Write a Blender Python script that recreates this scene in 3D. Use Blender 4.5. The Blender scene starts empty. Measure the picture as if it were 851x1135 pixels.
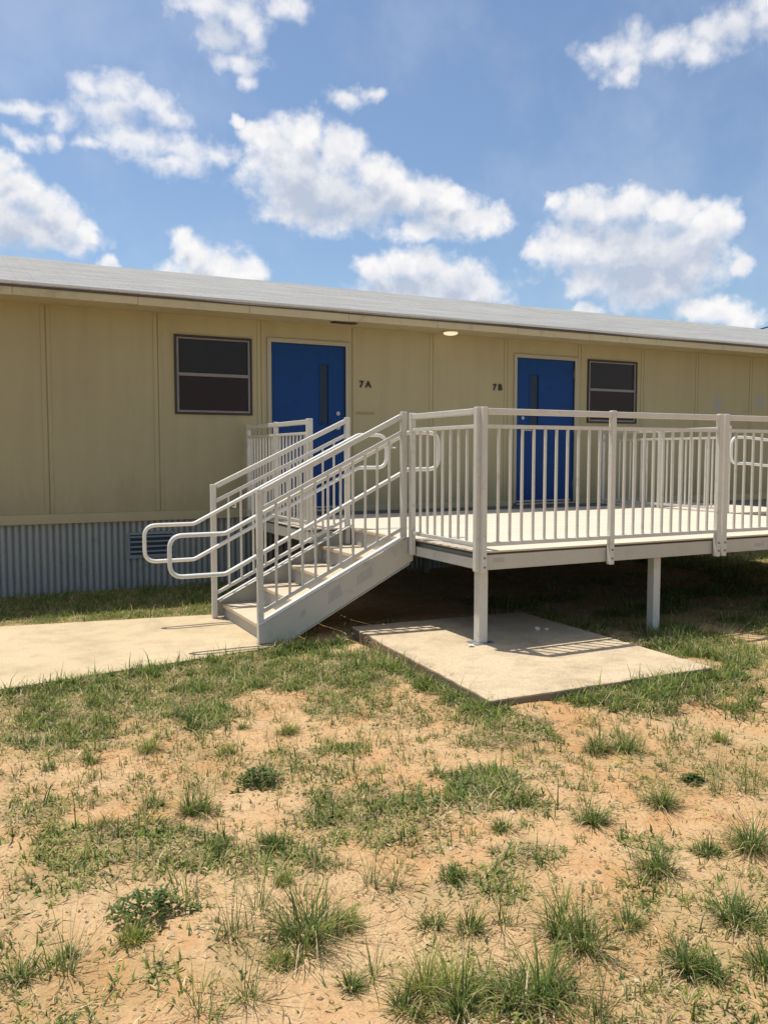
import bpy, bmesh, math, random
import numpy as np
from mathutils import Vector, Matrix
R = math.radians
rng = np.random.default_rng(7)
random.seed(7)
scene = bpy.context.scene
col = scene.collection

# ------------------------------------------------------------------ helpers
class MB:
    """collects boxes, bars, prisms and tubes, then links them as one mesh"""
    def __init__(self): self.v = []; self.f = []; self.smooth = []
    def _add(self, vs, fs, sm=False):
        b = len(self.v); self.v += [tuple(p) for p in vs]
        for f in fs: self.f.append(tuple(b + i for i in f)); self.smooth.append(sm)
    def box(self, x0, x1, y0, y1, z0, z1):
        vs = [(x, y, z) for z in (z0, z1) for y in (y0, y1) for x in (x0, x1)]
        self._add(vs, [(0,2,3,1),(4,5,7,6),(0,1,5,4),(2,6,7,3),(0,4,6,2),(1,3,7,5)]); return self
    def prism(self, poly, axis, a, b):
        """extrude a 2D outline along axis ('x': (y,z) 'y': (x,z) 'z': (x,y))"""
        def P(p, t): return {'x': (t, p[0], p[1]), 'y': (p[0], t, p[1]), 'z': (p[0], p[1], t)}[axis]
        n = len(poly); vs = [P(p, a) for p in poly] + [P(p, b) for p in poly]
        fs = [tuple(range(n))[::-1], tuple(range(n, 2*n))] + [(i, (i+1) % n, n+(i+1) % n, n+i) for i in range(n)]
        self._add(vs, fs); return self
    def bar(self, p, q, w, h, up=(0, 0, 1)):
        """rectangular bar from p to q: w across, h along up"""
        p, q, up = Vector(p), Vector(q), Vector(up); d = (q-p).normalized()
        s = d.cross(up).normalized(); u = s.cross(d).normalized(); vs = []
        for e in (p, q):
            for a, b in ((-1,-1),(1,-1),(1,1),(-1,1)): vs.append(e + s*a*w/2 + u*b*h/2)
        self._add(vs, [(3,2,1,0),(4,5,6,7),(0,1,5,4),(1,2,6,5),(2,3,7,6),(3,0,4,7)]); return self
    def tube(self, pts, r, n=10, closed=False, cap=True):
        pts = [Vector(p) for p in pts]; m = len(pts); rings = []; ref = None
        for i, p in enumerate(pts):
            a = pts[(i-1) % m] if (closed or i > 0) else p
            b = pts[(i+1) % m] if (closed or i < m-1) else p
            t = (b-a).normalized()
            if ref is None: ref = t.orthogonal().normalized()
            ref = (ref - t*ref.dot(t)).normalized(); s = t.cross(ref)
            rr = r[i] if isinstance(r, (list, tuple)) else r
            rings.append([p + (ref*math.cos(2*math.pi*k/n) + s*math.sin(2*math.pi*k/n))*rr for k in range(n)])
        vs = [v for ring in rings for v in ring]; fs = []
        for i in range(m if closed else m-1):
            j = (i+1) % m
            off = 0
            if closed and j == 0:
                off = min(range(n), key=lambda o: (rings[0][o]-rings[i][0]).length)
            for k in range(n): fs.append((i*n+k, i*n+(k+1) % n, j*n+(k+1+off) % n, j*n+(k+off) % n))
        self._add(vs, fs, True)
        if cap and not closed: self._add(rings[0], [tuple(range(n))[::-1]]); self._add(rings[-1], [tuple(range(n))])
        return self
    def build(self, name, mat, parent=None, bevel=0.0, kind=None, at=None):
        """vertices are in world space; the object's origin is its thing's origin (or `at`)"""
        o0 = Vector(at) if at is not None else (WORLD.get(parent.name, Vector()) if parent else Vector())
        me = bpy.data.meshes.new(name); me.from_pydata([tuple(Vector(p)-o0) for p in self.v], [], self.f)
        for p, s in zip(me.polygons, self.smooth): p.use_smooth = s
        bm = bmesh.new(); bm.from_mesh(me); bmesh.ops.recalc_face_normals(bm, faces=bm.faces); bm.to_mesh(me); bm.free()
        me.materials.append(mat); o = bpy.data.objects.new(name, me); col.objects.link(o)
        if parent: o.parent = parent; o.location = o0 - WORLD[parent.name]
        else: o.location = o0
        WORLD[o.name] = o0
        if bevel:
            md = o.modifiers.new('bevel', 'BEVEL'); md.width = bevel; md.segments = 2; md.limit_method = 'ANGLE'
        if kind: o['kind'] = kind
        return o
WORLD = {}
def thing(name, label, cat, loc, group=None):
    o = bpy.data.objects.new(name, None); o.empty_display_size = .1; col.objects.link(o)
    o.location = loc; WORLD[o.name] = Vector(loc); tag(o, label, cat, group); return o
def tag(o, label, cat, group=None):
    o['label'] = label; o['category'] = cat
    if group: o['group'] = group
    return o
def copy_part(o, parent, pos):
    c = o.copy(); col.objects.link(c); c.parent = parent; c.location = Vector(pos) - WORLD[parent.name]
    WORLD[c.name] = Vector(pos); return c

# ------------------------------------------------------------------ noise
def vnoise(x, y, seed=0):
    x = np.asarray(x, float); y = np.asarray(y, float)
    xi = np.floor(x).astype(np.int64); yi = np.floor(y).astype(np.int64); xf = x-xi; yf = y-yi
    def h(a, b):
        n = (a*374761393 + b*668265263 + seed*974634721) & 0xffffffff
        n = ((n ^ (n >> 13))*1274126177) & 0xffffffff
        n = ((n ^ (n >> 16))*2246822519) & 0xffffffff
        return ((n ^ (n >> 15)) & 0xffff)/65535.
    u = xf*xf*(3-2*xf); v = yf*yf*(3-2*yf)
    return (h(xi,yi)*(1-u)+h(xi+1,yi)*u)*(1-v)+(h(xi,yi+1)*(1-u)+h(xi+1,yi+1)*u)*v
def fbm(x, y, seed=0, o=4):
    t = 0; a = .5; s = 0
    for k in range(o): t = t + a*vnoise(x*2**k+17*k, y*2**k-9*k, seed+k); s += a; a *= .5
    return t/s
def sst(a, b, x):
    t = np.clip((x-a)/(b-a), 0, 1); return t*t*(3-2*t)

# ------------------------------------------------------------------ materials
def nodes_of(m):
    m.use_nodes = True; nt = m.node_tree; nt.nodes.clear()
    out = nt.nodes.new('ShaderNodeOutputMaterial'); return nt, out
def N(nt, t, **kw):
    n = nt.nodes.new(t)
    for k, v in kw.items():
        if k.startswith('i_'):
            k = k[2:]; n.inputs[int(k) if k.isdigit() else k].default_value = v
        else: setattr(n, k, v)
    return n
def L(nt, a, b): nt.links.new(a, b)
def ramp(nt, fac, stops):
    r = N(nt, 'ShaderNodeValToRGB'); e = r.color_ramp.elements
    while len(e) < len(stops): e.new(.5)
    for k, (p, c) in enumerate(stops): e[k].position = p; e[k].color = (*c, 1) if len(c) == 3 else c
    L(nt, fac, r.inputs[0]); return r.outputs[0]
def mixc(nt, fac, a, b, mode='MIX'):
    m = N(nt, 'ShaderNodeMix', data_type='RGBA', blend_type=mode)
    for s, x in ((0, fac), (6, a), (7, b)):
        if isinstance(x, (int, float)): m.inputs[s].default_value = x
        elif isinstance(x, tuple): m.inputs[s].default_value = (*x, 1)
        else: L(nt, x, m.inputs[s])
    return m.outputs[2]
def noise(nt, vec, scale, detail=4, rough=.55):
    n = N(nt, 'ShaderNodeTexNoise', i_Scale=scale, i_Detail=detail, i_Roughness=rough); L(nt, vec, n.inputs['Vector']); return n.outputs['Fac']
def worldpos(nt): return N(nt, 'ShaderNodeNewGeometry').outputs['Position']
def stretch(nt, vec, s):
    m = N(nt, 'ShaderNodeMapping'); m.inputs['Scale'].default_value = s; L(nt, vec, m.inputs['Vector']); return m.outputs[0]
def bumped(nt, h, strength, dist=.01):
    b = N(nt, 'ShaderNodeBump', i_Strength=strength, i_Distance=dist); L(nt, h, b.inputs['Height']); return b.outputs[0]
def weathered(name, c1, c2, rough=.6, metal=0., scale=3., fine=60., bump=.15, dirt=None, spec=.4, streak=None):
    """two-tone surface with broad blotches, fine grain and some bump"""
    m = bpy.data.materials.new(name); nt, out = nodes_of(m); p = worldpos(nt)
    pv = stretch(nt, p, streak) if streak else p
    a = noise(nt, pv, scale, 5, .6); f = noise(nt, p, fine, 3)
    c = mixc(nt, ramp(nt, a, [(.32, (0,0,0)), (.68, (1,1,1))]), c1, c2)
    c = mixc(nt, .35, c, mixc(nt, f, tuple(x*.75 for x in c1), tuple(min(1, x*1.25) for x in c2)))
    if dirt:
        d = noise(nt, p, scale*2.3, 6, .7)
        c = mixc(nt, ramp(nt, d, [(.56, (0,0,0)), (.74, (1,1,1))]), c, dirt)
    b = N(nt, 'ShaderNodeBsdfPrincipled', i_Metallic=metal)
    b.inputs['Specular IOR Level'].default_value = spec
    L(nt, c, b.inputs['Base Color'])
    rr = ramp(nt, a, [(0, (rough*.8,)*3), (1, (min(1, rough*1.2),)*3)]); L(nt, rr, b.inputs['Roughness'])
    if bump: L(nt, bumped(nt, f, bump, .004), b.inputs['Normal'])
    L(nt, b.outputs[0], out.inputs[0]); return m

M = {}
M['rail'] = weathered('rail_paint', (.585,.555,.475), (.655,.625,.55), .5, 0, 4, 120, .06, (.46,.43,.37))
M['pipe'] = weathered('handrail_paint', (.68,.66,.60), (.74,.72,.66), .42, 0, 5, 90, .04)
M['beam'] = weathered('beam_paint', (.47,.44,.37), (.55,.52,.445), .55, 0, 2.5, 70, .1, (.40,.375,.32))
M['channel'] = weathered('side_channel_paint', (.34,.35,.29), (.42,.43,.36), .55, 0, 3, 70, .1)
M['mark'] = weathered('grey_mill_mark', (.37,.355,.32), (.46,.44,.395), .6, 0, 30, 90, .05)
M['tread'] = weathered('sandy_tread', (.57,.455,.31), (.64,.525,.375), .85, 0, 3, 140, .3, (.47,.365,.245), .2)
M['riser'] = weathered('riser_paint', (.42,.40,.36), (.50,.48,.43), .6, 0, 3, 80, .1, (.36,.31,.25))
M['skirt'] = weathered('galvanised_sheet', (.245,.26,.24), (.32,.335,.31), .5, 0, 2, 60, .04, (.19,.195,.18), .4, (1,1,.12))
M['trim'] = weathered('trim_paint', (.36,.315,.182), (.405,.355,.212), .6, 0, 2, 60, .1)
M['jamb'] = weathered('jamb_paint', (.33,.30,.215), (.37,.335,.245), .55, 0, 3, 60, .05)
M['eave'] = weathered('eave_paint', (.44,.385,.24), (.50,.445,.285), .7, 0, 1.3, 50, .1, (.33,.275,.16))
M['drip'] = weathered('drip_edge', (.055,.05,.045), (.09,.085,.075), .5, 0, 4, 60, .05)
M['door'] = weathered('blue_door_paint', (.0025,.037,.15), (.0035,.045,.175), .55, 0, 2, 50, .06, (.003,.029,.12), .2)
M['frame_dark'] = weathered('brown_window_frame', (.026,.018,.013), (.038,.027,.020), .5, 0, 5, 60, .02)
M['frame_alu'] = weathered('window_aluminium', (.17,.16,.155), (.22,.21,.20), .5, .1, 5, 60, .02)
M['steel'] = weathered('brushed_steel', (.30,.30,.29), (.38,.38,.37), .45, .7, 5, 80, .02)
M['black'] = weathered('black_plastic', (.012,.011,.010), (.02,.018,.016), .5, 0, 5, 60, .02)
M['louver'] = weathered('vent_slot', (.018,.022,.027), (.03,.035,.04), .6, 0, 5, 60, .02)
M['vent'] = weathered('vent_frame', (.16,.20,.23), (.22,.26,.28), .5, .2, 5, 60, .02)
M['rubble'] = weathered('white_rubble', (.62,.58,.52), (.75,.71,.65), .9, 0, 40, 140, .4)
M['shade_strip'] = weathered('dark_shade_strip', (.085,.08,.07), (.12,.112,.10), .75, 0, 4, 90, .2)  # dark tone standing in for the eave shade on the deck
M['shade_timber'] = weathered('underdeck_shade_timber', (.06,.045,.03), (.09,.07,.045), .9, 0, 4, 60, .2)  # tone kept dark to deepen the shade under the deck
M['galv_and_shade'] = weathered('galvanised_and_shaded_leg', (.14,.14,.13), (.19,.19,.175), .6, .2, 4, 60, .05)  # grey of hinges and bolts; on the rear legs it stands for shade
M['edge'] = weathered('white_metal_edge', (.50,.50,.47), (.60,.60,.57), .5, 0, 2, 60, .05)
M['cable'] = weathered('cable_sheath', (.03,.03,.03), (.05,.05,.05), .6, 0, 5, 60, .02)
def pane_mat(name, c, tint_up):
    m = bpy.data.materials.new(name); nt, out = nodes_of(m); p = worldpos(nt)
    w = N(nt, 'ShaderNodeTexWave', wave_type='BANDS', bands_direction='Z', i_Scale=11., i_Distortion=.4, i_Detail=1.); L(nt, p, w.inputs['Vector'])
    n = noise(nt, p, 3, 3)
    cc = mixc(nt, mixc(nt, .5, w.outputs[1], n), c, tint_up)
    b = N(nt, 'ShaderNodeBsdfPrincipled', i_Roughness=.22); b.inputs['Specular IOR Level'].default_value = .22
    L(nt, cc, b.inputs['Base Color']); L(nt, b.outputs[0], out.inputs[0]); return m
M['pane_up'] = pane_mat('dark_upper_glass', (.012,.010,.010), (.024,.021,.020))
M['pane_low'] = pane_mat('screened_lower_glass', (.014,.007,.007), (.026,.013,.012))
M['lite'] = pane_mat('door_glass', (.010,.024,.048), (.016,.032,.055))
def concrete(name, c1, c2, stain):
    m = bpy.data.materials.new(name); nt, out = nodes_of(m); p = worldpos(nt)
    a = noise(nt, p, 1.4, 6, .62); f = noise(nt, p, 90, 4, .7); s = noise(nt, p, 3.3, 7, .7)
    c = mixc(nt, ramp(nt, a, [(.3, (0,0,0)), (.7, (1,1,1))]), c1, c2)
    c = mixc(nt, ramp(nt, s, [(.46, (0,0,0)), (.70, (.9,.9,.9))]), c, stain)
    sp = ramp(nt, f, [(.3, (.72,.72,.72)), (.62, (1.06,1.06,1.06))]); c = mixc(nt, 1., c, sp, 'MULTIPLY')
    sn = N(nt, 'ShaderNodeSeparateXYZ'); L(nt, N(nt, 'ShaderNodeNewGeometry').outputs['True Normal'], sn.inputs[0])    # soil-splashed, rougher sides
    c = mixc(nt, ramp(nt, sn.outputs[2], [(.3, (1,1,1)), (.75, (0,0,0))]), c, mixc(nt, s, (.15,.11,.07), (.30,.23,.155)))
    b = N(nt, 'ShaderNodeBsdfPrincipled', i_Roughness=.92); b.inputs['Specular IOR Level'].default_value = .2
    L(nt, c, b.inputs['Base Color']); h = N(nt, 'ShaderNodeMath', operation='ADD'); L(nt, f, h.inputs[0]); L(nt, a, h.inputs[1])
    L(nt, bumped(nt, h.outputs[0], .35, .006), b.inputs['Normal']); L(nt, b.outputs[0], out.inputs[0]); return m
M['slab'] = concrete('slab_concrete', (.58,.455,.29), (.64,.51,.335), (.42,.32,.20))
M['path'] = concrete('path_concrete', (.58,.455,.275), (.64,.505,.315), (.45,.345,.21))
def deck_mat():
    m = bpy.data.materials.new('deck_boards'); nt, out = nodes_of(m); p = worldpos(nt)
    br = N(nt, 'ShaderNodeTexBrick', offset=.5, i_Scale=1., i_Mortar_Size=.0) if False else N(nt, 'ShaderNodeTexBrick', offset=.5)
    br.inputs['Scale'].default_value = 1.; br.inputs['Mortar Size'].default_value = .004
    br.inputs['Brick Width'].default_value = 2.5; br.inputs['Row Height'].default_value = .305
    br.inputs['Color1'].default_value = (.64,.55,.425,1); br.inputs['Color2'].default_value = (.69,.595,.465,1); br.inputs['Mortar'].default_value = (.33,.27,.19,1)
    L(nt, p, br.inputs['Vector'])
    a = noise(nt, stretch(nt, p, (.5,3,1)), 2.5, 5, .6); f = noise(nt, p, 150, 3)
    c = mixc(nt, .3, br.outputs[0], mixc(nt, a, (.52,.43,.31), (.74,.645,.51)))
    b = N(nt, 'ShaderNodeBsdfPrincipled', i_Roughness=.85); b.inputs['Specular IOR Level'].default_value = .25
    L(nt, c, b.inputs['Base Color']); L(nt, bumped(nt, f, .2, .003), b.inputs['Normal']); L(nt, b.outputs[0], out.inputs[0]); return m
M['deck'] = deck_mat()
def wall_mat():
    m = bpy.data.materials.new('tan_panel_paint'); nt, out = nodes_of(m); p = worldpos(nt)
    a = noise(nt, p, .7, 4, .6); v = noise(nt, stretch(nt, p, (3.5,1,.35)), 1.6, 5, .65); f = noise(nt, p, 45, 5, .7)
    c = mixc(nt, a, (.345,.300,.172), (.40,.352,.208))
    c = mixc(nt, ramp(nt, v, [(.45, (0,0,0)), (.85, (.5,.5,.5))]), c, (.285,.245,.145))
    sz = N(nt, 'ShaderNodeSeparateXYZ'); L(nt, p, sz.inputs[0]); ms = N(nt, 'ShaderNodeMath', operation='MULTIPLY_ADD'); L(nt, noise(nt, stretch(nt, p, (2.2,1,.7)), 3., 6, .75), ms.inputs[0]); ms.inputs[1].default_value = -1.5; L(nt, sz.outputs[2], ms.inputs[2])    # soil splashed up the foot of the sheets
    c = mixc(nt, ramp(nt, ms.outputs[0], [(.10, (.32,.32,.32)), (.50, (0,0,0))]), c, (.25,.20,.115))
    for (x, z, rx, rz) in ((7.45, 2.38, .26, .34), (8.42, 2.42, .30, .30), (7.75, 2.16, .2, .2)):   # rubbed-over bluish patches
        mp = N(nt, 'ShaderNodeMapping', vector_type='POINT'); mp.inputs['Location'].default_value = (-x/rx, -4.5, -z/rz); mp.inputs['Scale'].default_value = (1/rx, 1, 1/rz)
        L(nt, p, mp.inputs['Vector']); ln = N(nt, 'ShaderNodeVectorMath', operation='LENGTH'); L(nt, mp.outputs[0], ln.inputs[0])
        s = N(nt, 'ShaderNodeMath', operation='ADD'); L(nt, ln.outputs['Value'], s.inputs[0])
        nn = noise(nt, p, 7, 5, .7); L(nt, nn, s.inputs[1])
        c = mixc(nt, ramp(nt, s.outputs[0], [(.0, (.75,.75,.75)), (.95, (.55,.55,.55)), (1., (0,0,0))]) if False else ramp(nt, s.outputs[0], [(.75, (.6,.6,.6)), (1., (0,0,0))]), c, (.29,.30,.31))
    b = N(nt, 'ShaderNodeBsdfPrincipled', i_Roughness=.7); b.inputs['Specular IOR Level'].default_value = .3
    L(nt, c, b.inputs['Base Color']); L(nt, bumped(nt, f, .25, .004), b.inputs['Normal']); L(nt, b.outputs[0], out.inputs[0]); return m
M['wall'] = wall_mat()
def roof_mat():
    m = bpy.data.materials.new('pale_grey_shingles'); nt, out = nodes_of(m); p = worldpos(nt)
    br = N(nt, 'ShaderNodeTexBrick', offset=.5); br.inputs['Scale'].default_value = 1.; br.inputs['Mortar Size'].default_value = .008
    br.inputs['Brick Width'].default_value = .34; br.inputs['Row Height'].default_value = .14
    br.inputs['Color1'].default_value = (.31,.30,.275,1); br.inputs['Color2'].default_value = (.39,.38,.35,1); br.inputs['Mortar'].default_value = (.23,.222,.205,1)
    L(nt, p, br.inputs['Vector'])
    a = noise(nt, stretch(nt, p, (.35,1.6,1)), 2.2, 7, .72); f = noise(nt, p, 60, 5, .75)
    c = mixc(nt, .45, br.outputs[0], mixc(nt, ramp(nt, a, [(.3,(0,0,0)),(.7,(1,1,1))]), (.22,.21,.19), (.52,.51,.48)))
    c = mixc(nt, 1., c, ramp(nt, f, [(.3, (.58,.58,.58)), (.65, (1.15,1.15,1.15))]), 'MULTIPLY')
    b = N(nt, 'ShaderNodeBsdfPrincipled', i_Roughness=.85); b.inputs['Specular IOR Level'].default_value = .3
    L(nt, c, b.inputs['Base Color'])
    h = N(nt, 'ShaderNodeMath', operation='ADD'); L(nt, br.outputs['Fac'], h.inputs[0]); L(nt, f, h.inputs[1])
    L(nt, bumped(nt, h.outputs[0], .5, .01), b.inputs['Normal']); L(nt, b.outputs[0], out.inputs[0]); return m
M['roof'] = roof_mat()
def blade_mat(name, trans=.3):
    m = bpy.data.materials.new(name); nt, out = nodes_of(m)
    a = N(nt, 'ShaderNodeAttribute', attribute_name='tint')
    b = N(nt, 'ShaderNodeBsdfPrincipled', i_Roughness=.6); b.inputs['Specular IOR Level'].default_value = .25
    L(nt, a.outputs['Color'], b.inputs['Base Color'])
    t = N(nt, 'ShaderNodeBsdfTranslucent'); L(nt, a.outputs['Color'], t.inputs[0])
    mx = N(nt, 'ShaderNodeMixShader'); mx.inputs[0].default_value = trans
    L(nt, b.outputs[0], mx.inputs[1]); L(nt, t.outputs[0], mx.inputs[2]); L(nt, mx.outputs[0], out.inputs[0]); return m
M['grass'] = blade_mat('grass_blades', .42); M['straw'] = blade_mat('dry_straw', .1); M['crumb'] = blade_mat('soil_crumb', 0.)
def ground_mat():
    m = bpy.data.materials.new('sandy_soil'); nt, out = nodes_of(m); p = worldpos(nt)
    a = noise(nt, p, 1.1, 6, .62); b2 = noise(nt, p, 5, 6, .65); f = noise(nt, p, 38, 6, .72); ff = noise(nt, p, 190, 3, .7)
    c = mixc(nt, ramp(nt, a, [(.40,(0,0,0)),(.62,(1,1,1))]), (.61,.345,.155), (.655,.445,.24))
    c = mixc(nt, ramp(nt, b2, [(.46,(0,0,0)),(.68,(.7,.7,.7))]), c, (.70,.50,.285))
    c = mixc(nt, ramp(nt, f, [(.50,(0,0,0)),(.68,(.75,.75,.75))]), c, (.40,.245,.12))
    c = mixc(nt, 1., c, ramp(nt, ff, [(.3,(.66,.64,.62)),(.6,(1.06,1.06,1.06))]), 'MULTIPLY')
    at = N(nt, 'ShaderNodeAttribute', attribute_name='turf')
    th = mixc(nt, f, (.30,.235,.10), (.19,.165,.06))
    s = N(nt, 'ShaderNodeMath', operation='MULTIPLY'); L(nt, at.outputs['Fac'], s.inputs[0])
    L(nt, ramp(nt, b2, [(.3,(.5,.5,.5)),(.6,(1,1,1))]), s.inputs[1])
    c = mixc(nt, s.outputs[0], c, th)
    bs = N(nt, 'ShaderNodeBsdfPrincipled', i_Roughness=1.); bs.inputs['Specular IOR Level'].default_value = .1
    L(nt, c, bs.inputs['Base Color'])
    h = N(nt, 'ShaderNodeMath', operation='MULTIPLY_ADD'); L(nt, b2, h.inputs[0]); h.inputs[1].default_value = 3.; L(nt, f, h.inputs[2])
    L(nt, bumped(nt, h.outputs[0], .8, .014), bs.inputs['Normal']); L(nt, bs.outputs[0], out.inputs[0]); return m
M['ground'] = ground_mat()
def lamp_mat():
    m = bpy.data.materials.new('lit_lens'); nt, out = nodes_of(m)
    e = N(nt, 'ShaderNodeEmission', i_Color=(1,.86,.55,1), i_Strength=1.0); L(nt, e.outputs[0], out.inputs[0]); return m
M['lamp'] = lamp_mat()
SKY = .10; CLOUD_B = 9.8; SKY_TINT = (1.20, 1.28, 1.34); SUN_E = 4.7; EXPO = .0
# ------------------------------------------------------------------ ground
CAM = Vector((-3.352, -5.165, 1.542))
FW = np.array([.4445, .8958]); RT = np.array([.8958, -.4445])     # the yard's mown-grass axes
def gz(x, y):
    x = np.asarray(x, float); y = np.asarray(y, float)
    open_ = sst(.3, -1.0, y)*sst(40, 10, np.abs(x))
    z = (fbm(x*.9, y*.9, 3, 4)-.5)*.09*open_ + (fbm(x*5, y*5, 8, 3)-.5)*.018
    z = z + .02*sst(.5, 3., y)
    slab = sst(.5, 0., np.maximum(np.abs(x-.3)-.95, np.abs(y-.05)-1.3))   # keep the soil below the slab
    path = sst(.35, 0., np.maximum(np.abs(y-1.85)-1.1, x+1.1))
    z = z*(1-.7*slab) - .015*path - .004
    rim = np.maximum(np.abs(x-.25)-.90, np.abs(y-.0)-1.16)      # soil banked up against the pad
    ed = y - (.98+.178*(x+1.3)); bank = sst(-.45, -.03, ed)*sst(.06, .0, ed)*sst(-1.0, -1.1, x)      # and against the near edge of the path
    return z + .030*bank + .048*sst(.75, .06, rim)*sst(-.12, .0, rim)*(.75+.5*fbm(x*6, y*6, 14, 2))
PATCHES=[(-2.35,-2.18,0.16,0.16,0.7,0.75,0.045),(-1.02,-2.75,0.16,0.14,0.6,0.7,0.05),(-1.75,-2.72,0.18,0.13,0.6,0.6,0.045),(-2.02,-3.30,0.22,0.14,0.6,0.7,0.05),(-1.30,-3.05,0.14,0.12,0.55,0.65,0.045),(-2.62,-2.72,0.14,0.10,0.5,0.6,0.04),(-0.55,-2.35,0.16,0.14,0.55,0.6,0.045),(-1.95,-1.20,0.2,0.16,0.6,0.55,0.045),(-2.70,0.50,0.75,0.65,1,0.5,0.05),(-1.50,0.38,1.05,0.60,1,0.6,0.06),(-1.22,-0.20,0.45,0.6,0.85,0.3,0.04),(-2.14,-0.37,0.16,0.25,1,0.95,0.07),(-2.99,-0.25,0.42,0.36,0.85,0.5,0.045),(-2.33,0.01,0.45,0.45,0.75,0.35,0.04),(-1.60,-1.25,0.24,0.22,0.7,0.6,0.05),(-1.87,-1.91,0.33,0.33,0.75,0.65,0.05),(-1.25,-2.05,0.20,0.29,1,0.7,0.06),(-0.79,-1.40,0.31,0.27,0.7,0.5,0.05),(-0.48,0.08,0.17,0.31,0.9,0.95,0.06),(-0.59,-0.64,0.13,0.25,0.8,0.9,0.06),(-3.04,-1.71,0.33,0.29,0.8,0.6,0.04),(-2.63,-1.98,0.25,0.16,0.85,0.65,0.04),(-3.15,-1.37,0.20,0.25,0.6,0.5,0.04),(-3.13,-2.02,0.20,0.15,0.5,0.6,0.04),(-2.88,-1.30,0.25,0.16,0.4,0.5,0.04),(0.75,-1.30,0.59,0.44,1,0.9,0.09),(0.23,-1.37,0.39,0.23,0.8,0.8,0.08),(1.88,-0.60,0.43,0.65,0.9,0.8,0.1),(2.00,0.04,0.39,0.53,0.9,0.95,0.11),(2.01,0.59,0.33,0.52,0.8,0.95,0.1),(3.03,0.09,0.28,0.82,0.8,0.7,0.1),(-1.49,-2.65,0.12,0.10,0.8,0.8,0.035),(-1.17,0.92,0.50,0.27,1,0.9,0.06),(-1.39,-3.41,0.17,0.11,0.35,0.5,0.04),(-1.77,-2.34,0.15,0.13,0.3,0.5,0.04),(-2.15,-1.92,0.12,0.11,0.3,0.5,0.04),(-0.86,-2.18,0.11,0.13,0.3,0.4,0.04),(-2.08,-3.06,0.17,0.14,0.25,0.6,0.04),(-2.85,-2.05,0.14,0.09,0.4,0.5,0.04),(-3.27,-2.42,0.08,0.10,0.3,0.6,0.04),(-1.53,-2.99,0.19,0.15,0.3,0.4,0.04),(-0.68,-1.59,0.20,0.17,0.3,0.6,0.05),(-3.13,0.58,0.35,0.44,0.7,0.6,0.05),(-1.20,-0.99,0.21,0.20,0.3,0.35,0.04),]
def turf(x, y):
    """how thick the turf grows, how green it is and how tall, anywhere in the yard"""
    x = np.asarray(x, float); y = np.asarray(y, float)
    wob = fbm(x*3, y*3, 21, 4)-.5; wob2 = fbm(x*9, y*9, 25, 3)-.5; big = fbm(x*.8, y*.8, 31, 4)
    d = np.zeros_like(x); gr = np.full_like(x, .45); ht = np.full_like(x, .04)
    def put(w, g, h):
        nonlocal d, gr, ht
        k = w > d; gr = np.where(k, g, gr); ht = np.where(k, h, ht); d = np.maximum(d, w)
    put(.05 + .28*sst(.52, .66, fbm(x*2.2, y*2.2, 41, 4)), .3+.4*(fbm(x*4, y*4, 44, 2)), .035)
    for px, py, ru, rv, dn, g, h in PATCHES:
        a = ((x-px)*RT[0]+(y-py)*RT[1])/ru; b = ((x-px)*FW[0]+(y-py)*FW[1])/rv
        r = np.hypot(a, b) + wob*1.5 + wob2*.8
        put(dn*sst(1.25, .55, r), np.clip(g+wob*.9, 0, 1), h)
    e = y - (.98+.178*(x+1.3))                                  # near edge of the path: negative is lawn
    put(np.where(x < -1.05, 1.15*sst(-.34, -.10, e+wob*.25)*sst(.13, .03, e), 0), np.clip(.9+wob, 0, 1), .07)
    put(np.where(x < -.6, .95*sst(2.5, 2.75, y+.161*(x+1.24)+.06*wob), 0), np.clip(.72+wob, 0, 1), .06)
    put(np.where(x > 5.1, .9*sst(1.2, 2.2, y+wob), 0), .75, .08)
    put(np.where(x > 2.6, .55*sst(-.2, .6, big), 0)*sst(-3, -1, y), np.clip(.6+wob, 0, 1), .07)
    under = (((x > -.35) & (y > .35)) | ((x > -1.0) & (y > .95) & (y < 2.5))) & (x < 5) & (y < 4.5)
    d = np.where(under, np.maximum(d*.35, .8*sst(.46, .60, fbm(x*2.1, y*2.1, 52, 3)))*sst(3.0, 1.2, y-.25*np.maximum(x-2, 0))+.03, d); gr = np.where(under, .95, gr); ht = np.where(under, .075, ht)
    far = np.hypot(x-1, y+1); put(np.where(np.abs(np.maximum(np.abs(x-.25)-.92, np.abs(y)-1.17)-.06) < .10, .8*sst(.40, .56, fbm(x*3.2, y*3.2, 57, 3)), 0)*(y < .6), .85, .065); d = np.where(far > 9, np.maximum(d, .45), d)
    return d, gr, ht
def in_slab(x, y, e=0.): return (x > -.65-e) & (x < 1.16+e) & (y > -1.17-e) & (y < 1.14+e)
def in_path(x, y, e=0.):
    return (x < -.95+e) & (y > .98+.178*(x+1.3)-e) & (y < 2.48-.161*(x+1.24)+e)

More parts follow.
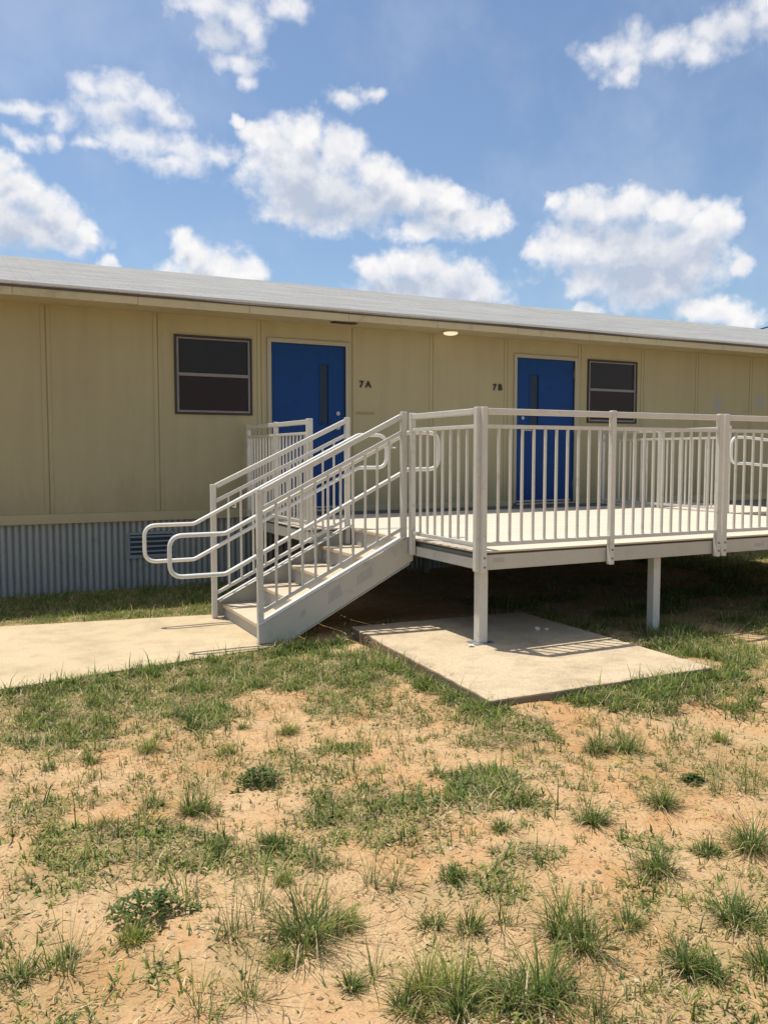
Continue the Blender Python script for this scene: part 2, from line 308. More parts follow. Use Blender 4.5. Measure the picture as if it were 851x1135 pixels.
def grid_axis(lo, hi, fine, far):
    a = np.arange(lo, hi+1e-6, fine); g = []
    s = fine; t = hi
    while t < far: s *= 1.22; t += s; g.append(t)
    l = []; s = fine; t = lo
    while t > -far: s *= 1.22; t -= s; l.append(t)
    return np.array(l[::-1]+list(a)+g)
gx = grid_axis(-7, 9.5, .05, 300); gy = grid_axis(-5.4, 4.7, .05, 300)
X, Y = np.meshgrid(gx, gy); Z = gz(X, Y)
me = bpy.data.meshes.new('ground'); nx, ny = len(gx), len(gy)
idx = np.arange(nx*ny).reshape(ny, nx)
q = np.stack([idx[:-1,:-1], idx[:-1,1:], idx[1:,1:], idx[1:,:-1]], -1).reshape(-1, 4)
me.vertices.add(nx*ny); me.vertices.foreach_set('co', np.stack([X, Y, Z], -1).astype('f4').ravel())
me.loops.add(q.size); me.loops.foreach_set('vertex_index', q.ravel().astype('i4'))
me.polygons.add(len(q)); me.polygons.foreach_set('loop_start', (np.arange(len(q))*4).astype('i4')); me.polygons.foreach_set('loop_total', np.full(len(q), 4, 'i4'))
me.polygons.foreach_set('use_smooth', np.ones(len(q), bool)); me.update()
at = me.attributes.new('turf', 'FLOAT', 'POINT'); at.data.foreach_set('value', np.clip(turf(X, Y)[0]*1.05, 0, 1).astype('f4').ravel())
me.materials.append(M['ground']); o = bpy.data.objects.new('ground', me); col.objects.link(o); o['kind'] = 'structure'

# concrete path: a long strip that fans a little, with slightly ragged edges
def ragged(a, b, n, amp, seed):
    rr = random.Random(seed); out = []
    for i in range(n):
        t = i/n; out.append((a[0]+(b[0]-a[0])*t + (rr.uniform(-amp, amp) if 0 < i else 0), a[1]+(b[1]-a[1])*t + (rr.uniform(-amp, amp) if 0 < i else 0)))
    return out
pth = MB(); XS = [-.98, -3.4, -5.8, -9., -14.]
for i in range(4):
    a, b = XS[i]-.004, XS[i+1]+.004
    nl = lambda x: .98+.178*(max(x, -6)+1.3); fl = lambda x: 2.48-.161*(max(x, -6)+1.24)
    poly = ragged((a, nl(a)), (a, fl(a)), 2, .0, i)+ragged((a, fl(a)), (b, fl(b)), 10, .006, i+20)+[(b, fl(b))]+ragged((b, nl(b)), (a, nl(a)), 16, .008, i+40)
    pth.prism(poly, 'z', -.08, .034+.002*(i % 2))
pth.build('path', M['path'], bevel=.008, kind='structure')
slab = MB()
poly = (ragged((-.66, -1.15), (1.14, -1.17), 24, .006, 5)+ragged((1.14, -1.17), (1.15, 1.05), 22, .006, 6)
        + ragged((1.15, 1.05), (-.53, 1.16), 18, .006, 7)+ragged((-.53, 1.16), (-.66, -1.15), 24, .006, 8))
slab.prism(poly, 'z', -.1, .095).build('concrete_pad', M['slab'], bevel=.012, kind='structure')

# ------------------------------------------------------------------ portable classroom building
WX0, WX1, WY, YB = -7.4, 16.6, 4.5, 11.8
Bd = thing('portable_classroom', 'long tan portable classroom building with two blue doors and a low pale roof', 'building', (4.6, WY, 0))
openings = [(-1.24, -.32, 2.01, 2.92), (-.08, .90, .86, 2.90), (3.515, 4.535, .86, 2.90), (4.77, 5.72, 2.01, 2.94)]
Z0, Z1 = .785, 3.15
w = MB(); brk = sorted({WX0, WX1, *[a for o_ in openings for a in o_[:2]]})
for a, b in zip(brk, brk[1:]):
    hole = [o_ for o_ in openings if o_[0] <= a+1e-6 and o_[1] >= b-1e-6]
    if hole:
        h = hole[0]; w.box(a, b, WY, WY+.1, Z0, h[2]) if h[2] > Z0 else None; w.box(a, b, WY, WY+.1, h[3], Z1)
    else: w.box(a, b, WY, WY+.1, Z0, Z1)
w.box(WX0, WX0+.1, WY+.1, YB, Z0, Z1).box(WX1-.1, WX1, WY+.1, YB, Z0, Z1).box(WX0, WX1, YB, YB+.1, Z0, Z1)
w.build('wall', M['wall'], Bd)
# seams between the wall sheets: a flat batten beside an open joint
for x in (-7.35, -6.2, -5.0, -3.8, -2.6, -1.42, -.2, 1.0, 2.17, 3.36, 4.65, 5.86, 7.0, 8.22, 9.4, 10.6, 11.8, 13., 14.2, 15.4):
    for xa, xb, yo in ((x-.055, x-.010, .007), (x+.002, x+.040, .005)):
        if any(xb > o_[0]-.052 and xa < o_[1]+.052 for o_ in openings[1:3]) or any(xb > o_[0]-.004 and xa < o_[1]+.004 for o_ in (openings[0], openings[3])): continue
        MB().box(xa, xb, WY-yo, WY-.0005, .90, 3.135).build('batten', M['wall'], Bd, .002)
JM = weathered('open_joint_sealant', (.22,.185,.10), (.26,.22,.12), .8, 0, 4, 60, 0)
for x in (-6.2, -5.0, -3.8, -2.6, -1.42, -.2, 1.0, 2.17, 3.36, 4.65, 5.86, 7.0, 8.22, 9.4, 10.6, 11.8):
    if not any(o_[0]-.06 < x < o_[1]+.06 for o_ in openings[1:3]): MB().box(x-.009, x+.001, WY-.003, WY-.0005, .90, 3.135).build('sheet_joint', JM, Bd)
for a, b in ((WX0, -.131), (.951, 3.464), (4.586, WX1)): MB().box(a, b, WY-.018, WY-.001, .79, .895).build('base_board', M['trim'], Bd, .004)
# corrugated skirt
def corrugated(x0, x1, y, z0, z1, pitch=.068, amp=.020, n=12):
    k = int((x1-x0)/pitch*n); m = MB(); vs = []
    for z in (z0, z1):
        for i in range(k+1): vs.append((x0+(x1-x0)*i/k, y+amp*(2*(1-abs(math.sin(math.pi*i/n)))**1.6-.6), z))
    m._add(vs, [(i, i+1, k+2+i, k+1+i) for i in range(k)], True); return m
corrugated(WX0, WX1, WY+.028, -.03, .80).build('skirting', M['skirt'], Bd)
MB().box(WX0, WX0+.02, WY+.05, YB, -.03, Z0).box(WX1-.02, WX1, WY+.05, YB, -.03, Z0).box(WX0, WX1, YB, YB+.02, -.03, Z0).build('side_skirting', M['skirt'], Bd)
for vx in (-1.53, 7.4):
    v = MB().box(vx-.27, vx+.27, WY-.002, WY+.012, .36, .40).box(vx-.27, vx+.27, WY-.002, WY+.012, .63, .66).box(vx-.27, vx-.24, WY-.002, WY+.012, .40, .63).box(vx+.24, vx+.27, WY-.002, WY+.012, .40, .63)
    vo = v.build('skirt_vent', M['vent'], Bd, .002)
    MB().box(vx-.24, vx+.24, WY+.008, WY+.014, .40, .63).build('vent_opening', M['louver'], vo)
    lv = MB()
    for k in range(4): lv.bar((vx-.238, WY+.001, .435+.056*k), (vx+.238, WY+.001, .435+.056*k), .016, .02, (0, .5, .8))
    lv.build('louver', M['vent'], vo)
# roof: two slopes whose front edge sags a little between the rafters
RY, RZ = 8.15, 4.40
def roof_side(y0, z0, y1, z1, name, sgn):
    xs = np.arange(WX0-.45, WX1+.46, .2); m = MB(); rows = 9; vs = []
    for lay in (0, 1):
        for j in range(rows):
            t = j/(rows-1)
            for x in xs:
                sag = .018*(float(fbm(np.array(x*.55), np.array(j*.0+3.), 61, 3))-.5)*2*(1-t)
                wav = .016*(float(fbm(np.array(x*.8), np.array(t*4.), 67, 3))-.5)
                vs.append((x, y0+(y1-y0)*t, z0+(z1-z0)*t+sag+wav-(.03 if lay else 0)))
    n = len(xs); F = []
    for lay in (0, 1):
        for j in range(rows-1):
            for i in range(n-1):
                a = lay*rows*n+j*n+i; F.append((a, a+1, a+n+1, a+n))
    for i in range(n-1): F.append((i, rows*n+i, rows*n+i+1, i+1))
    m._add(vs, F, False); return m.build(name, M['roof'], Bd)
ro = roof_side(3.965, 3.262, RY, RZ, 'roof', 1); roof_side(2*RY-3.965, 3.262, RY, RZ, 'roof', -1)
# dark drip edge, fascia and soffit
dr = MB(); fa = MB(); rr = random.Random(3); xs = np.arange(WX0-.42, WX1+.42, 1.22)
for i, x in enumerate(xs):
    x2 = min(x+1.22, WX1+.42)
    fa.box(x+.0015, x2-.0015, 3.985+rr.uniform(-.002, .002), 4.01, 3.132+rr.uniform(-.003, .003), 3.215)
    dr.box(x+.001, x2-.001, 3.974, 4.008, 3.2155+rr.uniform(-.005, .0), 3.238)
    MB().box(x+.0015, x2-.0015, 3.958, 3.9645, 3.243+rr.uniform(-.003, .003), 3.270).build('metal_edge', M['edge'], Bd, .001)
fa.build('fascia_board', M['eave'], Bd, .003); dr.build('drip_edge', M['drip'], Bd)
MB().box(WX0-.4, WX1+.4, 4.0105, WY+.1, 3.151, 3.165).build('soffit', M['eave'], Bd)
for xa in (WX0, WX1-.1): MB().prism([(WY-.3, 3.166), (2*RY-WY+.3, 3.166), (RY, RZ-.06)], 'x', xa, xa+.1).build('gable', M['wall'], Bd)
MB().box(WX0-.4, WX1+.4, 2*RY-4.01, 2*RY-3.985, 3.13, 3.24).build('fascia_board', M['eave'], Bd)
MB().box(.60, .92, 4.17, 4.27, 3.138, 3.1505).build('soffit_vent', M['louver'], Bd, .003)
# windows
def window(x0, x1, z0, z1, zm):
    f = MB(); t = .024; y0, y1 = WY-.022, WY+.05
    f.box(x0+.001, x1-.001, y0, y1, z0+.001, z0+t).box(x0+.001, x1-.001, y0, y1, z1-t, z1-.001).box(x0+.001, x0+t, y0, y1, z0+t, z1-t).box(x1-t, x1-.001, y0, y1, z0+t, z1-t)
    wf = f.build('window', M['frame_dark'], Bd, .003)
    a = MB(); s = .024; ya, yb = WY-.012, WY+.03; X0, X1, A0, A1 = x0+t+.001, x1-t-.001, z0+t+.001, z1-t-.001
    a.box(X0, X0+s, ya, yb, A0, A1).box(X1-s, X1, ya, yb, A0, A1).box(X0+s, X1-s, ya, yb, A0, A0+s).box(X0+s, X1-s, ya+.006, yb, A1-.018, A1)
    a.build('sash', M['frame_alu'], wf, .002)
    MB().box(X0+s, X1-s, ya-.006, yb, zm-.018, zm+.018).build('meeting_rail', M['frame_alu'], wf, .002)
    MB().box(X0+s, X1-s, WY+.012, WY+.02, zm+.018, A1-.018).build('pane', M['pane_up'], wf)
    MB().box(X0+s, X1-s, WY+.004, WY+.02, A0+s, zm-.018).build('pane', M['pane_low'], wf)
    return wf
window(*openings[0], 2.47); window(*openings[3], 2.50)
# doors
def door(x0, x1, z0, z1, lx0, lx1, lz0, lz1, hx, side):
    j = MB(); t = .05
    j.box(x0-t, x0, WY-.020, WY+.06, z0, z1+t).box(x1, x1+t, WY-.020, WY+.06, z0, z1+t).box(x0, x1, WY-.020, WY+.06, z1, z1+t)
    fr = j.build('door_frame', M['jamb'], Bd, .003)
    lf = MB(); y0, y1 = WY+.012, WY+.055; a, b = x0+.004, x1-.004
    lf.box(a, lx0, y0, y1, z0+.012, z1-.004).box(lx1, b, y0, y1, z0+.012, z1-.004).box(lx0, lx1, y0, y1, z0+.012, lz0).box(lx0, lx1, y0, y1, lz1, z1-.004)
    d = lf.build('door', M['door'], Bd, .002)
    MB().box(lx0+.002, lx1-.002, y0+.012, y0+.02, lz0+.002, lz1-.002).build('door_window', M['lite'], d)
    g = MB(); s = .014
    for q in ((lx0-s, lx0, lz0-s, lz1+s), (lx1, lx1+s, lz0-s, lz1+s), (lx0, lx1, lz0-s, lz0), (lx0, lx1, lz1, lz1+s)): g.box(q[0], q[1], y0-.006, y0-.0005, q[2], q[3])
    g.build('glazing_bead', M['door'], d, .002)
    hz = z0+1.03
    h = MB().tube([(hx, y0, hz), (hx, y0-.012, hz)], .034, 16).tube([(hx, y0-.01, hz), (hx, y0-.06, hz)], .011, 10).bar((hx-.01*side, y0-.06, hz), (hx+.12*side, y0-.058, hz-.004), .014, .02)
    h.build('door_handle', M['steel'], d, .002)
    MB().tube([(hx, y0, hz+.17), (hx, y0-.014, hz+.17)], .026, 16).build('deadbolt', M['steel'], d, .002)
    gx_ = x0+.004 if side < 0 else x1-.004
    for k in (.25, 1.05, 1.85): MB().tube([(gx_, y0-.006, z0+k-.05), (gx_, y0-.006, z0+k+.05)], .007, 8).build('hinge', M['galv_and_shade'], d)
    MB().box(x0-.02, x1+.02, WY-.06, WY+.06, z0-.028, z0-.001).build('threshold', M['steel'], Bd, .004)
    MB().box(x0+.03, x1-.03, y0-.004, y0-.0005, z0+.012, z0+.035).build('door_sweep', M['steel'], d, .001)
door(*openings[1], .56, .67, 1.93, 2.66, .80, -1)
door(*openings[2], 3.76, 3.90, 1.91, 2.665, 3.63, 1)
MB().box(1.05, 1.30, WY-.010, WY-.0005, 2.055, 2.085).build('wall_bracket', weathered('dull_strip', (.26,.21,.11), (.3,.25,.13), .7), Bd, .002)
# room numbers beside the doors
def room_number(chars, x, z, h, label):
    t = thing('room_number', label, 'room number', (x, WY, z), 'black room numbers on the tan wall')
    for k, ch in enumerate(chars):
        cu = bpy.data.curves.new('character', 'FONT'); cu.body = ch; cu.size = h*1.42; cu.extrude = .004; cu.offset = .003
        tmp = bpy.data.objects.new('character', cu); col.objects.link(tmp)
        me = bpy.data.meshes.new_from_object(tmp.evaluated_get(bpy.context.evaluated_depsgraph_get()))
        col.objects.unlink(tmp); bpy.data.objects.remove(tmp)
        me.transform(Matrix.Rotation(R(90), 4, 'X')); me.materials.clear(); me.materials.append(M['black'])
        nm = 'digit' if ch.isdigit() else 'letter'
        c = bpy.data.objects.new(nm, me); col.objects.link(c); c.parent = t; c.location = (k*.088-.07, -.010, -h/2)
room_number('7A', 1.16, 2.44, .082, 'black characters 7A on the tan wall right of the left blue door')
room_number('7B', 3.185, 2.475, .082, 'black characters 7B on the tan wall left of the right blue door')
# porch light under the eave
pl = thing('soffit_light', 'small lit oval porch light under the eave between the two doors', 'porch light', (2.30, 4.27, 3.15))
MB().tube([(2.30, 4.27, 3.1505), (2.30, 4.27, 3.135)], .11, 24).build('lamp_base', M['eave'], pl, .003)
b_ = bmesh.new(); bmesh.ops.create_uvsphere(b_, u_segments=24, v_segments=12, radius=.095)
me = bpy.data.meshes.new('lens'); b_.to_mesh(me); b_.free()
for p_ in me.polygons: p_.use_smooth = True
me.materials.append(M['lamp']); c = bpy.data.objects.new('lens', me); col.objects.link(c); c.parent = pl; c.location = (0, 0, -.024); c.scale = (1, 1, .30)
# service mast and cable above the far end of the roof
oc = thing('service_cable', 'dark overhead cable rising from the roof ridge at the far right', 'cable', (12.75, 8.15, 4.40))
MB().tube([(12.75+8*t, 8.15+1*t, 4.38+2.9*t-1.0*t*(1-t)) for t in [i/16 for i in range(17)]], .017, 6).build('wire', M['cable'], oc)
# ------------------------------------------------------------------ entrance deck
ZD = .82
Dk = thing('entrance_deck', 'raised tan entrance deck on white posts in front of the two blue doors', 'deck', (0, 0, 0))
MB().prism([(.03, .03), (5.0, .03), (5.0, 4.42), (-.43, 4.42), (-.43, 2.36), (.03, 2.36)], 'z', ZD-.015, ZD).build('deck_surface', M['deck'], Dk, .003)
MB().prism([(.034, .034), (4.996, .034), (4.996, 4.416), (-.426, 4.416), (-.426, 2.364), (.034, 2.364)], 'z', ZD-.03, ZD-.0155).build('added_dark_underside', M['shade_timber'], Dk)  # hidden dark sheet added to darken the space below the boards
for a, b in ((.034, 1.262), (1.268, 2.497), (2.503, 3.747), (3.753, 5.0)): MB().box(a, b, .034, .075, .675, ZD-.0305).build('fascia_beam', M['beam'], Dk, .003)
sb = MB().box(.075, .088, .08, 2.34, .68, ZD-.031)
sb.build('side_beam', M['channel'], Dk, .002)
MB().box(.034, .074, .08, 1.06, .676, .757).build('side_flange', M['rail'], Dk, .004)
MB().box(.031, .074, .08, 1.06, .806-.016, ZD-.031).build('side_flange', M['rail'], Dk, .002) if False else None
for q in ((-.425, .07, 2.365, 2.405), (-.425, -.385, 2.406, 4.42), (4.96, 4.999, .08, 4.42), (-.38, 4.955, 4.38, 4.42)): MB().box(*q, .68, ZD-.031).build('rim_beam', M['beam'], Dk, .003)
for y in (.75, 1.45, 2.15, 2.9, 3.65): MB().box(.09, 4.955, y-.02, y+.02, .66, ZD-.031).build('joist', M['shade_timber'], Dk)
for i, (a, z, w) in enumerate(((.20, .745, .10), (3.03, .725, .12))):
    MB().box(a-w/2, a+w/2, .0325, .0335, z-.016, z+.016).build('mill_mark', M['mark'], Dk)
lg = [(.115, .15, .095), (1.90, .17, .0), (3.55, .17, 0), (4.9, .17, 0), (.12, 4.2, 0), (1.9, 4.2, 0), (3.55, 4.2, 0), (4.9, 4.2, 0), (-.38, 4.2, 0)]
for x, y, z in lg:
    l = MB().box(x-.0385, x+.0385, y-.0385, y+.0385, z+.008 if z else float(gz(x, y)), .6745 if y < .3 else .659).build('leg', M['rail'] if y < 1 else M['galv_and_shade'], Dk, .004)  # rear legs coloured darker to paint in the shade under the deck
    if z: MB().box(x-.085, x+.085, y-.07, y+.07, z-.004, z+.008).build('base_plate', M['steel'], l, .002)
MB().box(-.39, 4.93, 3.93, 4.415, ZD+.0005, ZD+.007).build('painted_shade_strip', M['shade_strip'], Dk, .002)  # strip added along the wall, its dark colour painting the eave shade
# ------------------------------------------------------------------ railings
def panel(t, P, Q, posts, nb, drop=.0, phase=None, top=1.07, mid=.945, low=.055, post_w=.06, skip_low=False):
    """guard rail between P and Q (deck-level points, may slope); posts: fractions with their drop"""
    P = Vector(P); Q = Vector(Q); up = Vector((0, 0, 1)); ax = (Q-P); hz = Vector((ax.x, ax.y, 0)).normalized()
    at = lambda f: P + ax*f
    L_ = Vector((ax.x, ax.y, 0)).length
    segs = list(zip(posts, posts[1:]))
    for f, dr, w in posts:
        p = at(f); pw = w/2
        po = MB().bar(p-up*dr, p+up*(top+.004), w, w, hz).build('post', M['rail'], t, .005)
        if dr > .1:
            sd_ = hz.cross(up)
            for dz in (-.045, -.115): MB().tube([p+up*dz+sd_*(w/2-.001), p+up*dz+sd_*(w/2+.007)], .0085, 6).build('bolt', M['galv_and_shade'], po)
    for (f0, d0, w0), (f1, d1, w1) in segs:
        g0 = f0+(w0/2+.0006)/L_; g1 = f1-(w1/2+.0006)/L_
        MB().bar(at(g0)+up*(top-.028), at(g1)+up*(top-.028), .040, .046).build('top_rail', M['rail'], t, .005)
        MB().bar(at(g0)+up*(mid-.014), at(g1)+up*(mid-.014), .034, .028).build('middle_rail', M['rail'], t, .003)
        MB().bar(at(g0)+up*low, at(g1)+up*low, .034, .03).build('bottom_rail', M['rail'], t, .003)
        proto = None; h0, h1 = low+.0156, mid-.0286
        slope = ax.z/L_; ex = abs(slope)*.012+.0004
        for k in range(nb):
            f = g0+(g1-g0)*(k+1)/(nb+1); p = at(f)
            if proto is None:
                proto = MB().bar(p+up*(h0-ex+.001), p+up*(h1+ex-.001), .018, .018, hz).build('baluster', M['rail'], t, .002, at=p)
            else: copy_part(proto, t, p)
GR = 'white guard railings around the deck'
t = thing('guard_railing', 'long white guard railing along the front edge of the deck, nearest the slab', 'railing', (0, 0, ZD), GR)
panel(t, (.0, 0, ZD), (2.455, 0, ZD), [(0.0135, .155, .043), (.512, .165, .045), (1, .165, .045)], 10)
t = thing('guard_railing', 'white front guard railing running out of the right edge of the photo', 'railing', (2.53, 0, ZD), GR)
panel(t, (2.53, 0, ZD), (4.985, 0, ZD), [(0, .165, .045), (.5, .165, .045), (1, .165, .045)], 10)
t = thing('guard_railing', 'short white guard railing on the deck side between the corner post and the stairs', 'railing', (0, .0, ZD), GR)
panel(t, (0, .055-.02, ZD), (0, 1.05, ZD), [(0, .150, .046), (1, .135, .046)], 7)
t = thing('guard_railing', 'white guard railing at the left end of the deck beside the left blue door', 'railing', (-.40, 2.42, ZD), GR)
panel(t, (-.40, 2.42, ZD), (-.40, 4.40, ZD), [(0, .12, .056), (.5, .12, .046), (1, .12, .046)], 8)
t = thing('guard_railing', 'white guard railing across the right end of the deck, beside the right window', 'railing', (4.97, 2.10, ZD), GR)
panel(t, (4.97, 2.10, ZD), (4.97, 4.36, ZD), [(0, .0, .045), (.5, .0, .045), (1, .0, .045)], 9)
# ------------------------------------------------------------------ stairs
St = thing('staircase', 'five step tan staircase with grey side stringers climbing to the deck', 'stairs', (-.66, 1.72, .03))
rise, run = .164, .3275
zt = lambda x: ZD + .036 + .492*(x+.0)       # top edge of the stringers
for y0, y1, yin in ((1.085, 1.097, 1), (2.343, 2.355, -1)):
    poly = [(-1.355, zt(-1.355)), (-1.355, .045), (-1.13, .032), (.030, .632), (.030, zt(.030)-.012)]
    s = MB().prism(poly, 'y', y0, y1).build('stringer', M['beam'], St, .003)
    ya, yb = (y0-.006, y0+.10) if yin > 0 else (y1-.10, y1+.006)
    MB().bar((-1.352, (ya+yb)/2, zt(-1.352)+.005), (-.035, (ya+yb)/2, zt(-.035)+.005), yb-ya, .008).build('top_flange', M['pipe'], s, .002)
    MB().bar((-1.10, (ya+yb)/2, .0395), (.0, (ya+yb)/2, .0395+.517*1.10), yb-ya, .008).build('bottom_flange', M['beam'], s, .002)
    if yin > 0:
        for cx_, w_, h_ in ((-.70, .13, .10), (-.43, .16, .09), (-.98, .06, .05)):
            zc = zt(cx_)-.115
            q_ = [(cx_-w_/2, zc-h_/2-.25*w_), (cx_+w_/2, zc-h_/2+.25*w_), (cx_+w_/2-.02, zc+h_/2+.25*w_), (cx_-w_/2+.01, zc+h_/2-.25*w_)]
            MB().prism(q_, 'y', y0-.0008, y0-.0002).build('mill_mark', M['mark'], s)
for k in range(1, 5):
    z = .0+rise*k; x0 = -1.31+run*(k-1)
    tr = MB().box(x0, x0+run+.018, 1.099, 2.341, z-.035, z).build('tread', M['tread'], St, .006)
    MB().box(x0+.022, x0+.034, 1.10, 2.34, (z-rise+.001) if k > 1 else .03, z-.0355).build('riser', M['riser'], tr)
MB().box(.005, .017, 1.10, 2.34, .657, ZD-.031).build('riser', M['riser'], St)
MB().box(-.012, .0285, 1.10, 2.34, ZD-.030, ZD-.001).build('nosing', M['tread'], St, .004)
SG = 'white stair railings'
def fillet(pts, r, n=6):
    out = [Vector(pts[0])]
    for a, b, c in zip(pts, pts[1:], pts[2:]):
        a, b, c = Vector(a), Vector(b), Vector(c); d0 = (a-b).normalized(); d1 = (c-b).normalized()
        rr_ = min(r, (a-b).length*.49, (c-b).length*.49); ang = d0.angle(d1); tl = min(rr_/math.tan(ang/2) if ang < 3.1 else 0, (a-b).length*.49, (c-b).length*.49)
        if tl < 1e-4: out.append(b); continue
        p0, p1 = b+d0*tl, b+d1*tl
        for i in range(n+1):
            s_ = i/n; out.append(p0*(1-s_)**2 + b*2*s_*(1-s_) + p1*s_**2)
    out.append(Vector(pts[-1])); return out
def handrail(t, path_top, y, name='handrail', drop=.32, braks=(), yrail=None):
    """a pipe that runs down the stairs and comes back below itself, closed by round ends"""
    up = [Vector((x, y, z)) for x, z in path_top]; lo = [Vector((x, y, z-drop)) for x, z in path_top][::-1]
    mid_ = (up[1]+up[2])*.5
    loop = [mid_, *up[2:], *lo[:len(lo)], *up[:2], mid_]
    pts = fillet(loop, .105, 8)[:-1]
    clean = [pts[0]]
    for p in pts[1:]:
        if (p-clean[-1]).length > 1e-3: clean.append(p)
    h = MB().tube(clean, .0178, 12, closed=True).build(name, M['pipe'], t)
    for x, z in braks: MB().tube([(x, y, z-.015), (x, y, z-.055), (x, yrail, z-.055)], .0075, 8).build('bracket', M['pipe'], h)
hr = lambda x: 1.735+.5*(x-.04)
for y, yh, x0, lab in ((1.125, 1.205, -1.33, 'white railing with looped handrail on the near side of the stairs'), (2.315, 2.235, -1.385, 'white railing with looped handrail on the far side of the stairs')):
    t = thing('stair_railing', lab, 'railing', (x0, y, .03), SG)
    x1 = -.045; zz = lambda x: zt(x)+.012
    ptop = 1.905; k_ = (ptop-1.27)/(x1-x0)
    # posts
    zl = zz(x1)
    MB().bar((x0, y, .034), (x0, y, 1.272), .048, .048, (1, 0, 0)).build('post', M['rail'], t, .005)
    MB().bar((x1, y, .66), (x1, y, ptop+.002), .048, .048, (1, 0, 0)).build('post', M['rail'], t, .005)
    f = lambda x, o: ptop+k_*(x-x1)-o
    a, b = x0+.0245, x1-.0245
    MB().bar((a, y, f(a, .026)), (b, y, f(b, .026)), .040, .044).build('top_rail', M['rail'], t, .005)
    MB().bar((a, y, f(a, .165)), (b, y, f(b, .165)), .034, .03).build('middle_rail', M['rail'], t, .003)
    MB().bar((a, y, zz(a)+.070), (b, y, zz(b)+.070), .034, .028).build('bottom_rail', M['rail'], t, .003)
    for k in range(10):
        x = a+(b-a)*(k+1)/11
        MB().bar((x, y, zz(x)+.079), (x, y, f(x, .172)), .018, .018, (1, 0, 0)).build('baluster', M['rail'], t, .002)
    handrail(t, [(-2.02, hr(-1.585)), (-1.585, hr(-1.585)), (.04, hr(.04)), (.345, hr(.04))], yh, braks=[(x, hr(x)) for x in (-1.2, -.65, -.12)], yrail=y)
# ------------------------------------------------------------------ ramp leaving the right end of the deck
Rp = thing('access_ramp', 'tan access ramp leaving the deck at the right edge of the photo', 'ramp', (5.0, 1.05, 0))
rx = 14.6; rz = lambda x: ZD-.001-(x-5.0)*(ZD-.03)/(rx-5.0)
MB().prism([(5.003, rz(5.003)), (rx, rz(rx)), (rx, rz(rx)-.025), (5.003, rz(5.003)-.03)], 'y', .034, 2.10).build('ramp_surface', M['deck'], Rp)
MB().bar((5.003, .02, rz(5.003)-.078), (rx-1, .02, rz(rx-1)-.078), .024, .14).build('ramp_or_added_platform_beam', M['beam'], Rp)
MB().bar((5.003, 2.114, rz(5.003)-.078), (rx-1, 2.114, rz(rx-1)-.078), .024, .14).build('ramp_or_added_platform_beam', M['beam'], Rp)
MB().box(5.003, 6.5, 2.135, 4.42, ZD-.04, ZD-.002).build('added_shade_platform', M['deck'], Rp, .003)  # platform added to keep sunlight off the ground behind the right rail
MB().box(5.003, 6.5, 4.38, 4.42, .68, ZD-.041).build('ramp_or_added_platform_beam', M['beam'], Rp)  # rear beam of the added platform
for x in (7.4, 9.8, 12.):
    for y in (.09, 2.04): MB().box(x-.038, x+.038, y-.038, y+.038, -.05, rz(x)-.031).build('leg', M['rail'], Rp, .004)
RG = 'white ramp railings'
t = thing('ramp_railing', 'white railing on the near side of the ramp beyond the right edge of the photo', 'railing', (5.05, -.01, ZD), RG)
panel(t, (5.05, -.01, rz(5.05)), (10.0, -.01, rz(10.0)), [(0, .1, .056), (.25, .1, .056), (.5, .1, .056), (.75, .1, .056), (1, .1, .056)], 10)
t = thing('ramp_railing', 'white railing with looped handrail on the far side of the ramp at the right edge', 'railing', (5.05, 2.10, ZD), RG)
panel(t, (6.1, 2.10, rz(6.1)), (10.0, 2.10, rz(10.0)), [(0, .0, .056), (.33, .0, .056), (.67, .0, .056), (1, .0, .056)], 10)
handrail(t, [(4.93, 1.755), (5.2, 1.755), (9.8, 1.755-4.6*.0823), (10.2, 1.755-4.6*.0823)], 2.02, braks=[(x, 1.755-.0823*(x-5.2)) for x in (6.1, 7.5, 9.4)], yrail=2.10)
# bits of white rubble lying on the pad
def lump(name, x, y, z, s, label, seed):
    b_ = bmesh.new(); bmesh.ops.create_icosphere(b_, subdivisions=2, radius=s); r_ = random.Random(seed)
    for v in b_.verts: v.co *= r_.uniform(.7, 1.15); v.co.z *= .55
    me = bpy.data.meshes.new(name); b_.to_mesh(me); b_.free(); me.materials.append(M['rubble'])
    o = bpy.data.objects.new(name, me); col.objects.link(o); o.location = (x, y, z+s*.38); o.rotation_euler.z = r_.uniform(0, 6)
    return tag(o, label, 'stone', 'white rubble on the concrete pad')
lump('rubble_piece', .80, .35, .095, .028, 'white bit of rubble on the shaded part of the concrete pad', 1)
lump('rubble_piece', .86, .30, .095, .020, 'smaller white crumb beside the rubble in the pad\'s shade', 2)
lump('rubble_piece', -.02, .07, .095, .024, 'white crumb on the pad just left of the deck post foot', 3)
